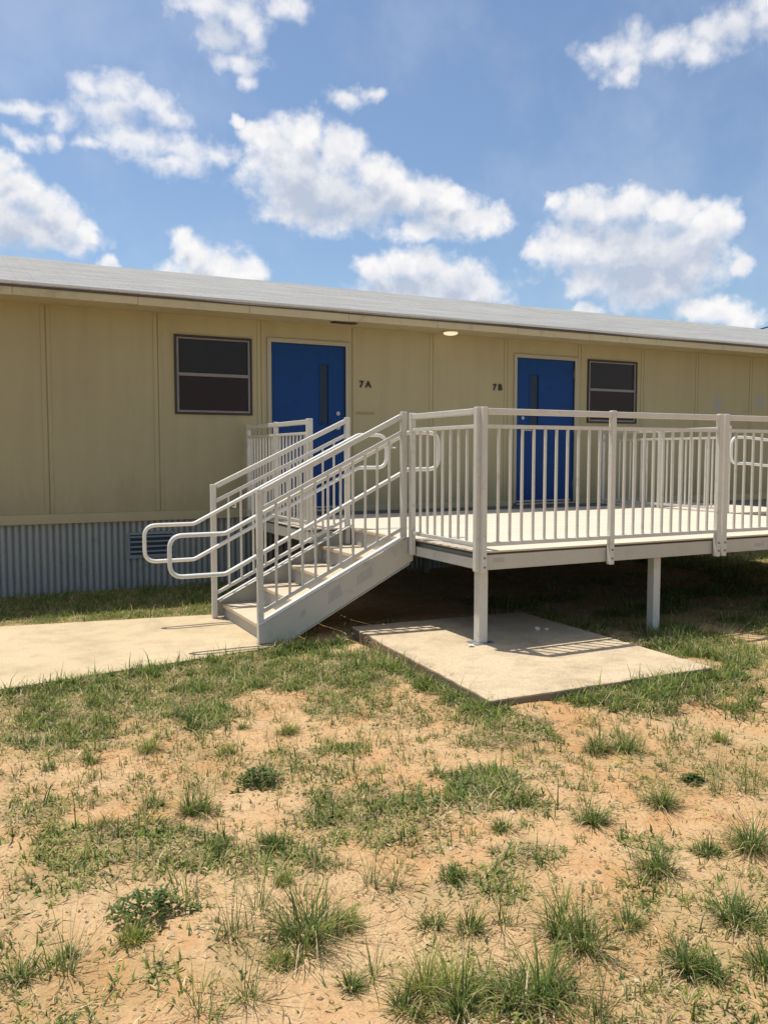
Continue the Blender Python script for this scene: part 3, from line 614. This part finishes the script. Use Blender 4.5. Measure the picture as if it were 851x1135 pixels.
# ------------------------------------------------------------------ grass
GREENS = np.array([(.095,.160,.030), (.150,.205,.040), (.075,.125,.036), (.210,.250,.060), (.110,.150,.050), (.055,.095,.022)])
YELLOW = np.array([(.25,.275,.06), (.31,.30,.085), (.21,.255,.05)])
DRY = np.array([(.46,.37,.19), (.55,.45,.26), (.36,.30,.15), (.30,.26,.12)])
def pick(pal, n, r): return pal[r.integers(0, len(pal), n)]*r.uniform(.8, 1.25, (n, 1))
def blades(name, base, az, lean, length, width, tint, mat, origin=(0,0,0), segs=2, curl=1.0, parent=None):
    """every blade is a tapered strip that bends over as it rises"""
    n = len(base); org = np.array(origin); dirv = np.stack([np.cos(az), np.sin(az), np.zeros(n)], 1); side = np.stack([-np.sin(az), np.cos(az), np.zeros(n)], 1)
    rows = []; p = base-org; ang = lean.copy()
    for k in range(segs+1):
        wv = width*(1-(k/segs)**1.4)*.5
        if k < segs: rows += [p-side*wv[:,None], p+side*wv[:,None]]
        else: rows += [p]
        st = (length/segs)[:,None]; p = p + (dirv*np.sin(ang)[:,None] + np.array([0,0,1.])*np.cos(ang)[:,None])*st; ang = ang + curl*(.25+.5*lean)/segs*1.6
    V = np.stack(rows, 1); m = 2*segs+1; off = (np.arange(n)*m)[:,None]
    me = bpy.data.meshes.new(name); me.vertices.add(n*m); me.vertices.foreach_set('co', V.astype('f4').ravel())
    quads = [np.concatenate([off+2*k, off+2*k+1, off+2*k+3, off+2*k+2], 1) for k in range(segs-1)]
    tri = np.concatenate([off+2*(segs-1), off+2*(segs-1)+1, off+2*segs], 1)
    Q = np.concatenate(quads, 0) if quads else np.zeros((0,4), int)
    li = np.concatenate([Q.ravel(), tri.ravel()]); tot = np.concatenate([np.full(len(Q), 4), np.full(n, 3)]); ls = np.concatenate([[0], np.cumsum(tot)[:-1]])
    me.loops.add(len(li)); me.loops.foreach_set('vertex_index', li.astype('i4'))
    me.polygons.add(len(tot)); me.polygons.foreach_set('loop_start', ls.astype('i4')); me.polygons.foreach_set('loop_total', tot.astype('i4')); me.update()
    a = me.attributes.new('tint', 'FLOAT_COLOR', 'POINT'); c = np.ones((n, m, 4)); c[:,:,:3] = tint[:,None,:]; a.data.foreach_set('color', c.astype('f4').ravel())
    me.materials.append(mat); o = bpy.data.objects.new(name, me); col.objects.link(o); o.location = origin
    if parent: o.parent = parent
    return o
def scatter(n, x0, x1, y0, y1, r, power=1.):
    x = r.uniform(x0, x1, n); y = r.uniform(y0, y1, n); d, g, h = turf(x, y)
    cl = .55*fbm(x*9, y*9, 77, 2)+.45*fbm(x*24, y*24, 78, 2); d = np.minimum(1, d*1.25)*sst(.36, .62, cl+.26*d)
    keep = (r.uniform(0, 1, n) < d**power) & ~in_slab(x, y, .004) & ~in_path(x, y, -.0)
    return x[keep], y[keep], d[keep], g[keep], h[keep]
def lawn(name, n, box, r, wscale, lab):
    x, y, d, g, h = scatter(n, *box, r); m = len(x)
    loc = fbm(x*11, y*11, 83, 3); green = r.uniform(0, 1, m) < np.clip(g*.75+(loc-.5)*2.2, .03, .95); t = pick(DRY, m, r); t[green] = pick(GREENS, green.sum(), r)
    yl = green & (r.uniform(0, 1, m) < .30); t[yl] = pick(YELLOW, yl.sum(), r); t *= (1.2*(.62+.8*fbm(x*17, y*17, 87, 2)))[:,None]; h = h*(.55+.9*fbm(x*8, y*8, 89, 2))
    ln = h*r.lognormal(0, .4, m)*np.where(green, 1., .85)
    o = blades(name, np.stack([x, y, gz(x, y)-.004], 1), r.uniform(0, 2*np.pi, m), np.abs(r.normal(.92, .42, m))+np.where(green, 0, .35), ln, wscale*r.uniform(.6, 1.3, m), t, M['grass'], curl=1.3)
    o['kind'] = 'stuff'; o['label'] = lab; o['category'] = 'grass'; return o
r1 = np.random.default_rng(11)
lawn('grass', 430000, (-3.9, 1.6, -3.75, 1.3), r1, .0078, 'short patchy green and dry grass in front of the slab and path')
lawn('grass', 240000, (1.0, 6.5, -3.5, 4.4), r1, .006, 'taller green grass beside and beyond the deck')
lawn('grass', 120000, (-7.5, -.6, 2.2, 4.48), r1, .006, 'short green grass strip between path and skirt')
lawn('grass', 60000, (6.5, 14, -3.5, 4.4), r1, .010, 'green grass beyond the ramp')
lawn('grass', 60000, (-12, -3.9, -6, 1.6), r1, .010, 'thin grass left of the yard')
# pale dead straw lying on the sand
def litter(n, box, r):
    x = r.uniform(box[0], box[1], n); y = r.uniform(box[2], box[3], n)
    k = (fbm(x*3, y*3, 91, 4) + .25*r.uniform(-1, 1, n) > .52) & ~in_slab(x, y, -.1) & ~in_path(x, y, -.08); x = x[k]; y = y[k]; m = len(x)
    inside = in_slab(x, y) | in_path(x, y)
    z = np.where(in_slab(x, y), .0965, np.where(in_path(x, y), .0385, gz(x, y)+.003))
    t = pick(np.array([(.60,.46,.26), (.46,.35,.19), (.26,.19,.10), (.36,.22,.11), (.50,.38,.2)]), m, r)
    o = blades('straw', np.stack([x, y, z], 1), r.uniform(0, 6.28, m), r.uniform(1.15, 1.56, m), r.lognormal(-3.35, .5, m), r.uniform(.0016, .0042, m), t, M['straw'], curl=.25)
    o['kind'] = 'stuff'; o['label'] = 'pale dead straw strewn over the bare sand'; o['category'] = 'straw'
def sprigs(n, box, r):
    x = r.uniform(box[0], box[1], n); y = r.uniform(box[2], box[3], n)
    k = (fbm(x*1.7, y*1.7, 131, 3) > r.uniform(.46, .58, n)) & ~in_slab(x, y, .02) & ~in_path(x, y, .02); x = x[k]; y = y[k]
    cnt = r.integers(4, 22, len(x)); sz = r.lognormal(-2.92, .42, len(x)); gr = r.uniform(0, 1, len(x))
    X_ = np.repeat(x, cnt); Y_ = np.repeat(y, cnt); S_ = np.repeat(sz, cnt); G_ = np.repeat(gr, cnt); m = len(X_); a = r.uniform(0, 6.28, m); d_ = S_*.4*np.sqrt(r.uniform(0, 1, m))
    X_ = X_+d_*np.cos(a); Y_ = Y_+d_*np.sin(a); t = pick(GREENS, m, r); ye = G_ > .62; t[ye] = pick(YELLOW, ye.sum(), r); dd = r.uniform(0, 1, m) < np.where(G_ < .25, .7, .15); t[dd] = pick(DRY, dd.sum(), r)
    o = blades('grass', np.stack([X_, Y_, gz(X_, Y_)-.003], 1), a+r.normal(0, .6, m), np.abs(r.normal(.65, .35, m)), S_*r.uniform(.4, 1.4, m), r.uniform(.0028, .006, m), t, M['grass'], curl=1.2)
    o['kind'] = 'stuff'; o['label'] = 'small sprigs of grass scattered over the bare sand'; o['category'] = 'grass'
sprigs(2100, (-3.9, 1.8, -3.8, .6), r1)
litter(42000, (-3.9, 1.8, -3.8, 1.0), r1)
def crumbs(n, box, r):
    x = r.uniform(box[0], box[1], n); y = r.uniform(box[2], box[3], n); k = ~in_slab(x, y) & ~in_path(x, y) & (fbm(x*2.5, y*2.5, 95, 3) > .42); x = x[k]; y = y[k]; n = len(x)
    s = r.lognormal(-5.25, .45, n); oc_ = np.array([(1,0,0),(-1,0,0),(0,1,0),(0,-1,0),(0,0,.8),(0,0,-.8)]); V = oc_[None]*s[:,None,None]*r.uniform(.6, 1.3, (n, 6, 1))
    a = r.uniform(0, 6.28, n); c, s_ = np.cos(a)[:,None], np.sin(a)[:,None]; V = np.stack([V[:,:,0]*c-V[:,:,1]*s_, V[:,:,0]*s_+V[:,:,1]*c, V[:,:,2]], -1) + np.stack([x, y, gz(x, y)+.002], 1)[:,None,:]
    F = np.array([(0,2,4),(2,1,4),(1,3,4),(3,0,4),(2,0,5),(1,2,5),(3,1,5),(0,3,5)]); fi = (np.arange(n)*6)[:,None,None]+F[None]
    me = bpy.data.meshes.new('soil_crumbs'); me.from_pydata(V.reshape(-1, 3).tolist(), [], fi.reshape(-1, 3).tolist())
    t = pick(np.array([(.50,.34,.19), (.42,.27,.15), (.30,.2,.11), (.58,.44,.28)]), n, r)
    at_ = me.attributes.new('tint', 'FLOAT_COLOR', 'POINT'); cc = np.ones((n, 6, 4)); cc[:,:,:3] = t[:,None]; at_.data.foreach_set('color', cc.astype('f4').ravel())
    me.materials.append(M['crumb']); o = bpy.data.objects.new('soil_crumbs', me); col.objects.link(o); o['kind'] = 'stuff'; o['label'] = 'small crumbs of sandy soil'; o['category'] = 'soil'
crumbs(9000, (-3.8, 1.5, -3.8, 1.0), r1)
# single tufts and weeds that stand apart on the sand
def tuft(x, y, w, h, kind, label, seed):
    r = np.random.default_rng(seed); z = float(gz(x, y))-.004
    name = {'b': 'broadleaf_weed', 's': 'grass_stalks'}.get(kind, 'grass_tuft'); cat = {'b': 'weed', 's': 'grass stalks'}.get(kind, 'grass tuft')
    if kind == 'b':                                            # low rosette of small oval leaves on short runners
        n = int(90+1500*w); a = r.uniform(0, 6.28, n); rad = w*.56*np.sqrt(r.uniform(0, 1, n))*r.uniform(.75, 1.1, n)*(.62+.55*np.cos(a*2+r.uniform(0, 6))**2+.25*np.cos(a*5+1.3))
        bx = x+rad*np.cos(a)*1.25; by = y+rad*np.sin(a)*.95; bz = gz(bx, by)+h*.75*r.uniform(.05, 1, n)*np.clip(1-(rad/(w*.62))**2, .08, 1)
        t = pick(np.array([(.085,.14,.035), (.12,.175,.045), (.07,.115,.035), (.17,.20,.06)]), n, r)
        o = blades(name, np.stack([bx, by, bz], 1), a+r.normal(0, .9, n), r.uniform(.7, 1.5, n), r.uniform(.014, .026, n), r.uniform(.011, .017, n), t, M['grass'], (x, y, z), 3, .6)
        return tag(o, label, cat, GRP[cat])
    n, spread, lean, wid, pal, dry = {'d': (int(190+820*w), .42, .50, .0044, np.concatenate([GREENS, YELLOW[:1]]), .34), 'y': (int(170+850*w), .40, .38, .0040, np.concatenate([YELLOW, GREENS[3:4]]), .24),
                                      'g': (int(120+750*w), .42, .5, .0040, np.concatenate([GREENS, YELLOW[:1]]), .32), 's': (int(30+170*w), .34, .34, .0030, np.concatenate([GREENS[1:], YELLOW[2:], DRY[3:]]), .3)}[kind]
    a = r.uniform(0, 6.28, n); q = np.sqrt(r.uniform(0, 1, n)); rad = w*spread*q
    m_ = int(r.integers(2, 5)) if w > .09 else 1
    sub_ = r.integers(0, m_, n); sa = r.uniform(0, 6.28, m_); sd = w*r.uniform(.10, .30, m_)*(m_ > 1); ss = r.uniform(.30, .75, m_) if m_ > 1 else np.ones(1); sh = r.uniform(.55, 1.1, m_) if m_ > 1 else np.ones(1)
    loose = r.uniform(0, 1, n) < .12; rad = np.where(loose, w*.75*np.sqrt(r.uniform(0, 1, n)), rad*ss[sub_])
    bx = x+sd[sub_]*np.cos(sa[sub_])*~loose+rad*np.cos(a); by = y+sd[sub_]*np.sin(sa[sub_])*~loose+rad*np.sin(a)
    az = a+r.normal(0, .7, n); ln = h*1.42*r.uniform(.18, 1.12, n)*(1-.35*q*(kind != 's'))*sh[sub_]*np.where(loose, .55, 1.)
    t = pick(pal, n, r); dm = r.uniform(0, 1, n) < dry; t[dm] = pick(DRY, dm.sum(), r); t *= 1.12
    le = np.abs(r.normal(.10, .30, n))+lean*q*.9+np.where(dm, .55, 0)
    ob = blades(name, np.stack([bx, by, gz(bx, by)-.004], 1), az, le, ln, wid*r.uniform(.6, 1.35, n), t, M['grass'], (x, y, z), 3, 1.5 if kind != 's' else .9)
    return tag(ob, label, cat, GRP[cat])
GRP = {'weed': 'broad-leaved weeds on the sand', 'grass tuft': 'grass tufts on the sand', 'grass stalks': 'thin grass stalks on the sand'}
TUFTS=[
(-2.55,-0.78,0.143,0.119,"y", 'bright yellow-green tuft on bare sand below the path, left side'),
(-2.86,-0.80,0.083,0.083,"g", 'small green tuft just left of the bright yellow-green tuft'),
(-3.06,-0.84,0.063,0.054,"g", 'tiny green sprig on sand near the left edge below the path'),
(-2.53,-1.65,0.149,0.177,"d", 'tall dense green tuft standing below the bright yellow-green one'),
(-2.18,-1.47,0.180,0.111,"b", 'dark low weed with broad leaves on the sand left of centre'),
(-2.21,-0.98,0.104,0.085,"y", 'pale short tuft between the broad-leaved weed and the dry turf'),
(-1.81,-0.82,0.102,0.102,"y", 'small yellow-green tuft at the lower edge of the dry turf'),
(-2.01,-0.64,0.103,0.093,"g", 'little green tuft left of the small yellow-green tuft by the turf edge'),
(-2.67,-1.51,0.088,0.088,"g", 'small green tuft left of the tall dense tuft'),
(-0.46,-1.85,0.161,0.161,"d", 'left of the twin bushy green tufts in front of the concrete slab'),
(-0.36,-1.93,0.160,0.160,"d", 'right of the twin bushy green tufts in front of the concrete slab'),
(0.00,-1.92,0.127,0.127,"s", 'sparse thin stalks on sand right of the twin tufts near the slab'),
(0.25,-2.02,0.089,0.089,"y", 'small yellow-green tuft on sand furthest right near the slab'),
(-0.70,-2.51,0.167,0.167,"d", 'bushy leaning green tuft on sand midway down at the right'),
(-0.23,-2.59,0.165,0.248,"s", 'tall thin stalks near the right edge, halfway down the sand'),
(-0.35,-2.53,0.107,0.248,"s", 'tall thin stalks left of the tallest right-edge stalks'),
(-0.35,-2.39,0.085,0.060,"b", 'tiny dark broad-leaved weed between tufts at the right'),
(-1.39,-1.80,0.087,0.087,"g", 'small green tuft on sand below the left corner of the slab'),
(-1.08,-2.52,0.167,0.159,"d", 'dense green tuft right of centre, next to the turf mat'),
(-2.34,-2.12,0.107,0.079,"d", 'dark green tuft below the left turf mat, centre left'),
(-2.39,-2.41,0.065,0.059,"y", 'small bright tuft below the dark tuft, centre left'),
(-2.23,-2.33,0.089,0.075,"g", 'little green tuft right of the small bright tuft, centre left'),
(-2.53,-2.56,0.079,0.259,"s", 'tallest thin stalks left of the big splayed tuft'),
(-2.45,-2.78,0.259,0.259,"d", 'big splayed green tuft lower left of centre'),
(-2.67,-2.97,0.142,0.207,"s", 'tall thin stalks at the bottom below the big splayed tuft'),
(-2.66,-2.66,0.104,0.173,"s", 'thin stalks on bare sand left of the big splayed tuft'),
(-2.28,-2.74,0.102,0.090,"y", 'bright yellow-green tuft right of the big splayed tuft'),
(-2.12,-2.58,0.071,0.194,"s", 'thin yellowish stalks above the bright yellow-green tuft'),
(-2.33,-3.04,0.097,0.161,"s", 'thin stalks at the bottom, centre, below the bright tuft'),
(-2.41,-3.05,0.058,0.074,"g", 'small green tuft touching the bottom centre stalks'),
(-2.56,-2.86,0.077,0.060,"y", 'small bright tuft under the big splayed tuft'),
(-3.28,-2.57,0.107,0.107,"g", 'green tuft at the left edge near the bottom'),
(-3.13,-2.52,0.050,0.050,"g", 'tiny green sprig right of the left edge tuft'),
(-2.84,-3.01,0.222,0.148,"s", 'thin straggling stalks at the bottom edge, left'),
(-2.86,-2.40,0.213,0.128,"b", 'wide dark broad-leaved weed on bare orange sand, lower left'),
(-2.94,-2.53,0.087,0.081,"y", 'pale yellow-green tuft touching the wide dark weed'),
(-1.14,-2.96,0.153,0.167,"d", 'rounded upright green tuft on sand, right side'),
(-0.86,-2.93,0.133,0.105,"d", 'low dark green tuft right of the rounded upright tuft'),
(-0.68,-2.98,0.184,0.212,"d", 'large spiky green tuft by the right edge'),
(-1.43,-2.42,0.119,0.089,"g", 'small green tuft left of the low turf mat, right of centre'),
(-1.84,-2.65,0.072,0.066,"g", 'tiny green tuft above the bottom centre tufts'),
(-1.67,-3.16,0.254,0.208,"d", 'largest dense dark green tuft right of centre'),
(-1.48,-3.18,0.083,0.083,"g", 'small green tuft just right of the largest dense tuft'),
(-1.16,-3.33,0.213,0.154,"d", 'wide spiky green tuft near the right edge, lower part'),
(-1.51,-3.42,0.130,0.149,"d", 'upright green tuft near the bottom right'),
(-1.43,-3.48,0.107,0.097,"g", 'small green tuft right of the upright bottom right tuft'),
(-2.05,-2.86,0.131,0.101,"g", 'short green tuft left of a pair at bottom centre'),
(-1.94,-2.95,0.089,0.100,"g", 'short green tuft right of a pair at bottom centre'),
(-1.84,-3.00,0.071,0.148,"s", 'thin stalks between the bottom centre tufts and the largest tuft'),
(-2.17,-3.17,0.231,0.184,"y", 'widest bright yellow-green tuft at the bottom centre'),
(-2.31,-3.23,0.125,0.113,"g", 'green tuft at the lower left of the widest bright tuft'),
(-2.19,-3.30,0.150,0.125,"d", 'dense green tuft at the lower right of the widest bright tuft'),
(-1.98,-3.33,0.193,0.205,"d", 'tall splayed green tuft at the bottom, right of centre'),
(-1.89,-3.48,0.185,0.197,"s", 'tall loose stalks at the bottom edge, right of the splayed tuft'),
(-2.05,-2.61,0.078,0.129,"s", 'thin yellow stalks right of the yellowish stalks, centre'),
(-3.14,-2.63,0.054,0.242,"s", 'single long thin stalks near the bottom left corner'),
(-1.29,-3.55,0.081,0.107,"g", 'green tuft at the bottom right corner')]
for i, (x, y, w, h, k, lab) in enumerate(TUFTS): tuft(x, y, w, h, k, lab, 100+i)

# ------------------------------------------------------------------ sky, sun, camera
SUN = Vector((-.17, .25, 1.)).normalized()
wd = bpy.data.worlds.new('World'); scene.world = wd; wd.use_nodes = True; nt = wd.node_tree; nt.nodes.clear()
out = nt.nodes.new('ShaderNodeOutputWorld'); bg = N(nt, 'ShaderNodeBackground', i_Strength=SKY)
sk = N(nt, 'ShaderNodeTexSky', sky_type='NISHITA', sun_disc=False); sk.sun_elevation = math.asin(SUN.z); sk.sun_rotation = math.atan2(SUN.x, SUN.y)
sk.air_density = 1.0; sk.dust_density = 1.0; sk.ozone_density = 1.5
CLOUDS=[("A",0.292,0.364,0.008,0.007),("A",0.306,0.352,0.017,0.014),("A",0.330,0.344,0.031,0.023),("A",0.363,0.354,0.032,0.023),("A",0.351,0.321,0.055,0.031),("A",0.410,0.343,0.029,0.022),("A",0.375,0.294,0.066,0.032),("A",0.444,0.319,0.025,0.019),("A",0.463,0.305,0.027,0.019),("A",0.433,0.287,0.053,0.025),("A",0.359,0.272,0.040,0.012),("A",0.489,0.297,0.028,0.019),("A",0.516,0.300,0.025,0.017),("B",0.542,0.277,0.046,0.021),("B",0.572,0.266,0.036,0.015),("B",0.510,0.257,0.038,0.012),("B",0.545,0.298,0.017,0.011),("C",0.446,0.214,0.021,0.016),("C",0.481,0.218,0.026,0.018),("C",0.513,0.224,0.027,0.018),("C",0.542,0.208,0.032,0.020),("C",0.574,0.193,0.030,0.016),("C",0.508,0.192,0.085,0.024),("D",0.128,0.384,0.017,0.012),("D",0.160,0.389,0.033,0.018),("D",0.192,0.379,0.030,0.014),("D",0.147,0.367,0.037,0.015),("D",0.215,0.367,0.024,0.012),("D",0.177,0.339,0.045,0.016),("D",0.228,0.338,0.040,0.016),("D",0.266,0.335,0.025,0.008),("D",0.211,0.319,0.038,0.011),("D",0.132,0.331,0.021,0.008),("E",0.067,0.353,0.035,0.008),("E",0.090,0.352,0.017,0.013),("E",0.055,0.327,0.020,0.007),("E",0.089,0.330,0.011,0.009),("F",0.039,0.296,0.016,0.017),("F",0.054,0.279,0.025,0.019),("F",0.076,0.267,0.024,0.018),("F",0.100,0.255,0.024,0.016),("F",0.124,0.244,0.013,0.011),("F",0.070,0.238,0.056,0.016),("F",0.042,0.251,0.031,0.030),("G",0.227,0.240,0.014,0.015),("G",0.244,0.223,0.025,0.021),("G",0.275,0.215,0.029,0.022),("G",0.303,0.210,0.018,0.015),("G",0.256,0.204,0.052,0.015),("G",0.140,0.210,0.014,0.007),("H",0.665,0.283,0.013,0.012),("H",0.697,0.272,0.034,0.021),("H",0.747,0.274,0.037,0.018),("H",0.789,0.265,0.032,0.018),("H",0.824,0.242,0.031,0.026),("H",0.649,0.234,0.023,0.017),("H",0.686,0.234,0.044,0.027),("H",0.746,0.230,0.058,0.034),("H",0.804,0.212,0.043,0.028),("H",0.865,0.205,0.017,0.016),("H",0.768,0.193,0.057,0.025),("H",0.702,0.197,0.034,0.016),("I",0.810,0.162,0.023,0.013),("I",0.839,0.156,0.026,0.012),("I",0.863,0.147,0.020,0.010),("I",0.697,0.165,0.024,0.008),("J",0.710,0.428,0.027,0.014),("J",0.743,0.425,0.038,0.020),("J",0.780,0.424,0.032,0.017),("J",0.810,0.411,0.020,0.014),("J",0.732,0.409,0.027,0.012),("J",0.828,0.426,0.025,0.016),("J",0.851,0.434,0.027,0.021),("J",0.876,0.443,0.029,0.024),("K",0.257,0.470,0.038,0.012),("K",0.291,0.468,0.039,0.017),("K",0.278,0.442,0.033,0.018),("K",0.283,0.422,0.031,0.011),("K",0.311,0.456,0.021,0.022),("K",0.342,0.479,0.023,0.013),("K",0.298,0.404,0.011,0.009),("L",0.417,0.395,0.021,0.011),("L",0.446,0.399,0.017,0.007),("g",0.375,0.290,0.051,0.021),("g",0.433,0.285,0.043,0.015),("g",0.736,0.243,0.026,0.015),("g",0.785,0.204,0.049,0.025),("g",0.052,0.238,0.042,0.018),("g",0.747,0.196,0.049,0.019),("g",0.853,0.422,0.018,0.012),("g",0.278,0.446,0.022,0.013),("g",0.519,0.273,0.023,0.012),("g",0.508,0.192,0.064,0.014),("g",0.177,0.358,0.029,0.009),("g",0.696,0.252,0.025,0.011),]
tc = N(nt, 'ShaderNodeTexCoord').outputs['Generated']
def vmath(op, a, b=None, c=None):
    n = N(nt, 'ShaderNodeVectorMath', operation=op)
    for i, q in enumerate((a, b, c)):
        if q is None: continue
        if isinstance(q, tuple): n.inputs[i].default_value = q
        else: L(nt, q, n.inputs[i])
    return n
def math_(op, a, b=None, c=None, clamp=False):
    n = N(nt, 'ShaderNodeMath', operation=op, use_clamp=clamp)
    for i, q in enumerate((a, b, c)):
        if q is None: continue
        if isinstance(q, (int, float)): n.inputs[i].default_value = q
        else: L(nt, q, n.inputs[i])
    return n.outputs[0]
def col_noise(scale, detail, rough=.5):
    n = N(nt, 'ShaderNodeTexNoise', i_Scale=scale, i_Detail=detail, i_Roughness=rough); L(nt, tc, n.inputs['Vector']); return n
def N_smin(a, b):
    n = N(nt, 'ShaderNodeMath', operation='SMOOTH_MIN'); L(nt, a, n.inputs[0]); L(nt, b, n.inputs[1]); n.inputs[2].default_value = .3; return n.outputs[0]
def smooth(x, a, b):
    n = N(nt, 'ShaderNodeMapRange', interpolation_type='SMOOTHSTEP'); L(nt, x, n.inputs[0]); n.inputs[1].default_value = a; n.inputs[2].default_value = b; return n.outputs[0]
def clouds(vec):
    """density of the cumulus and of the thinner broken clouds in direction vec"""
    def cn(scale, detail, rough=.5):
        n = N(nt, 'ShaderNodeTexNoise', i_Scale=scale, i_Detail=detail, i_Roughness=rough); L(nt, vec, n.inputs['Vector']); return n
    sx = N(nt, 'ShaderNodeSeparateXYZ'); L(nt, vec, sx.inputs[0])
    az = math_('ARCTAN2', sx.outputs[0], sx.outputs[1]); el = math_('ARCSINE', sx.outputs[2])
    uv = N(nt, 'ShaderNodeCombineXYZ'); L(nt, az, uv.inputs[0]); L(nt, el, uv.inputs[1])
    w1 = vmath('MULTIPLY_ADD', cn(20., 3., .5).outputs['Color'], (.046, .034, 0), (-.023, -.017, 0)); w2 = vmath('MULTIPLY_ADD', cn(75., 3., .5).outputs['Color'], (.014, .012, 0), (-.007, -.006, 0))
    uvw = vmath('ADD', vmath('ADD', uv.outputs[0], w1.outputs[0]).outputs[0], w2.outputs[0]).outputs[0]
    def field(keys):
        cur = None
        for k, a, e, ra, re in CLOUDS:
            if k not in keys: continue
            ra *= 1.15; re *= 1.15
            ln = vmath('LENGTH', vmath('MULTIPLY_ADD', uvw, (1/ra, 1/re, 0), (-a/ra, -e/re, 0)).outputs[0]).outputs['Value']
            cur = ln if cur is None else N_smin(cur, ln)
        return math_('SUBTRACT', 1., cur)
    # more clouds over the rest of the dome, away from this stretch of sky
    away = math_('MULTIPLY', math_('ABSOLUTE', math_('SUBTRACT', az, .47)), 2.2)
    other = math_('SUBTRACT', math_('MULTIPLY', math_('SUBTRACT', cn(3.2, 6., .55).outputs['Fac'], .55), 6.), math_('MAXIMUM', math_('SUBTRACT', 3.2, math_('MULTIPLY', away, 2.2)), 0.))
    puff = cn(42., 5., .55).outputs['Fac']; puff2 = cn(130., 3., .55).outputs['Fac']
    edge = math_('MULTIPLY_ADD', puff2, .30, math_('MULTIPLY_ADD', puff, 1.25, -.775))
    return math_('ADD', math_('MAXIMUM', field('ABCFGHI'), other), edge), math_('ADD', math_('SUBTRACT', field('DEJKL'), .10), math_('MULTIPLY', edge, 1.5)), field('g'), puff
dens_s, dens_t, shade, puff = clouds(tc)
up_s, up_t, _, _ = clouds(vmath('NORMALIZE', vmath('ADD', tc, (-.006, .0, .022)).outputs[0]).outputs[0])      # cloud lying between this one and the sun
al_s = smooth(dens_s, -.26, .62); al_t = math_('MULTIPLY', smooth(dens_t, -.45, .95), .85)
veil = math_('MULTIPLY', smooth(col_noise(5., 5., .6).outputs['Fac'], .45, .75), .16)
alpha = math_('MAXIMUM', math_('MAXIMUM', al_s, al_t), veil)
self_ = math_('MULTIPLY', smooth(up_s, .15, 1.15), .62)
gray = math_('ADD', math_('MULTIPLY', smooth(shade, -.8, .7), .50), math_('ADD', self_, math_('MULTIPLY', math_('MULTIPLY', smooth(puff, .66, .34), .28), smooth(dens_s, .1, .6))), clamp=True)
ccol = mixc(nt, gray, tuple(c*CLOUD_B for c in (1.0, .985, .985)), tuple(c*CLOUD_B for c in (.52, .59, .72)))
skyc = mixc(nt, 1., sk.outputs[0], SKY_TINT, 'MULTIPLY')
mixn = mixc(nt, alpha, skyc, ccol); L(nt, mixn, bg.inputs[0]); L(nt, bg.outputs[0], out.inputs[0])
wd.cycles.sampling_method = 'MANUAL'; wd.cycles.sample_map_resolution = 512
sl = bpy.data.lights.new('sun', 'SUN'); sl.energy = SUN_E; sl.angle = R(.53); sl.color = (1., .955, .88)
so = bpy.data.objects.new('sun', sl); col.objects.link(so); so.rotation_euler = (-SUN).to_track_quat('-Z', 'Y').to_euler(); so.location = (0, 0, 30)
cd = bpy.data.cameras.new('camera'); cd.sensor_fit = 'VERTICAL'; cd.sensor_height = 24.; cd.lens = 24.*918/1135; cd.clip_start = .05; cd.clip_end = 2000
co = bpy.data.objects.new('camera', cd); col.objects.link(co); co.location = CAM; scene.camera = co
ang = R(63.6096); pit = R(3.957)
F_ = Vector((math.cos(ang)*math.cos(pit), math.sin(ang)*math.cos(pit), -math.sin(pit)))
co.rotation_euler = F_.to_track_quat('-Z', 'Y').to_euler()
vs_ = scene.view_settings; vs_.view_transform = 'Standard'; vs_.look = 'None'; vs_.exposure = EXPO; vs_.gamma = 1.; vs_.use_curve_mapping = False
scene.display_settings.display_device = 'sRGB'
scene.render.engine = 'CYCLES'; cy = scene.cycles; cy.max_bounces = 8; cy.diffuse_bounces = 2; cy.glossy_bounces = 3; cy.transmission_bounces = 4; cy.use_denoising = True; cy.sample_clamp_indirect = 8
scene.render.film_transparent = False
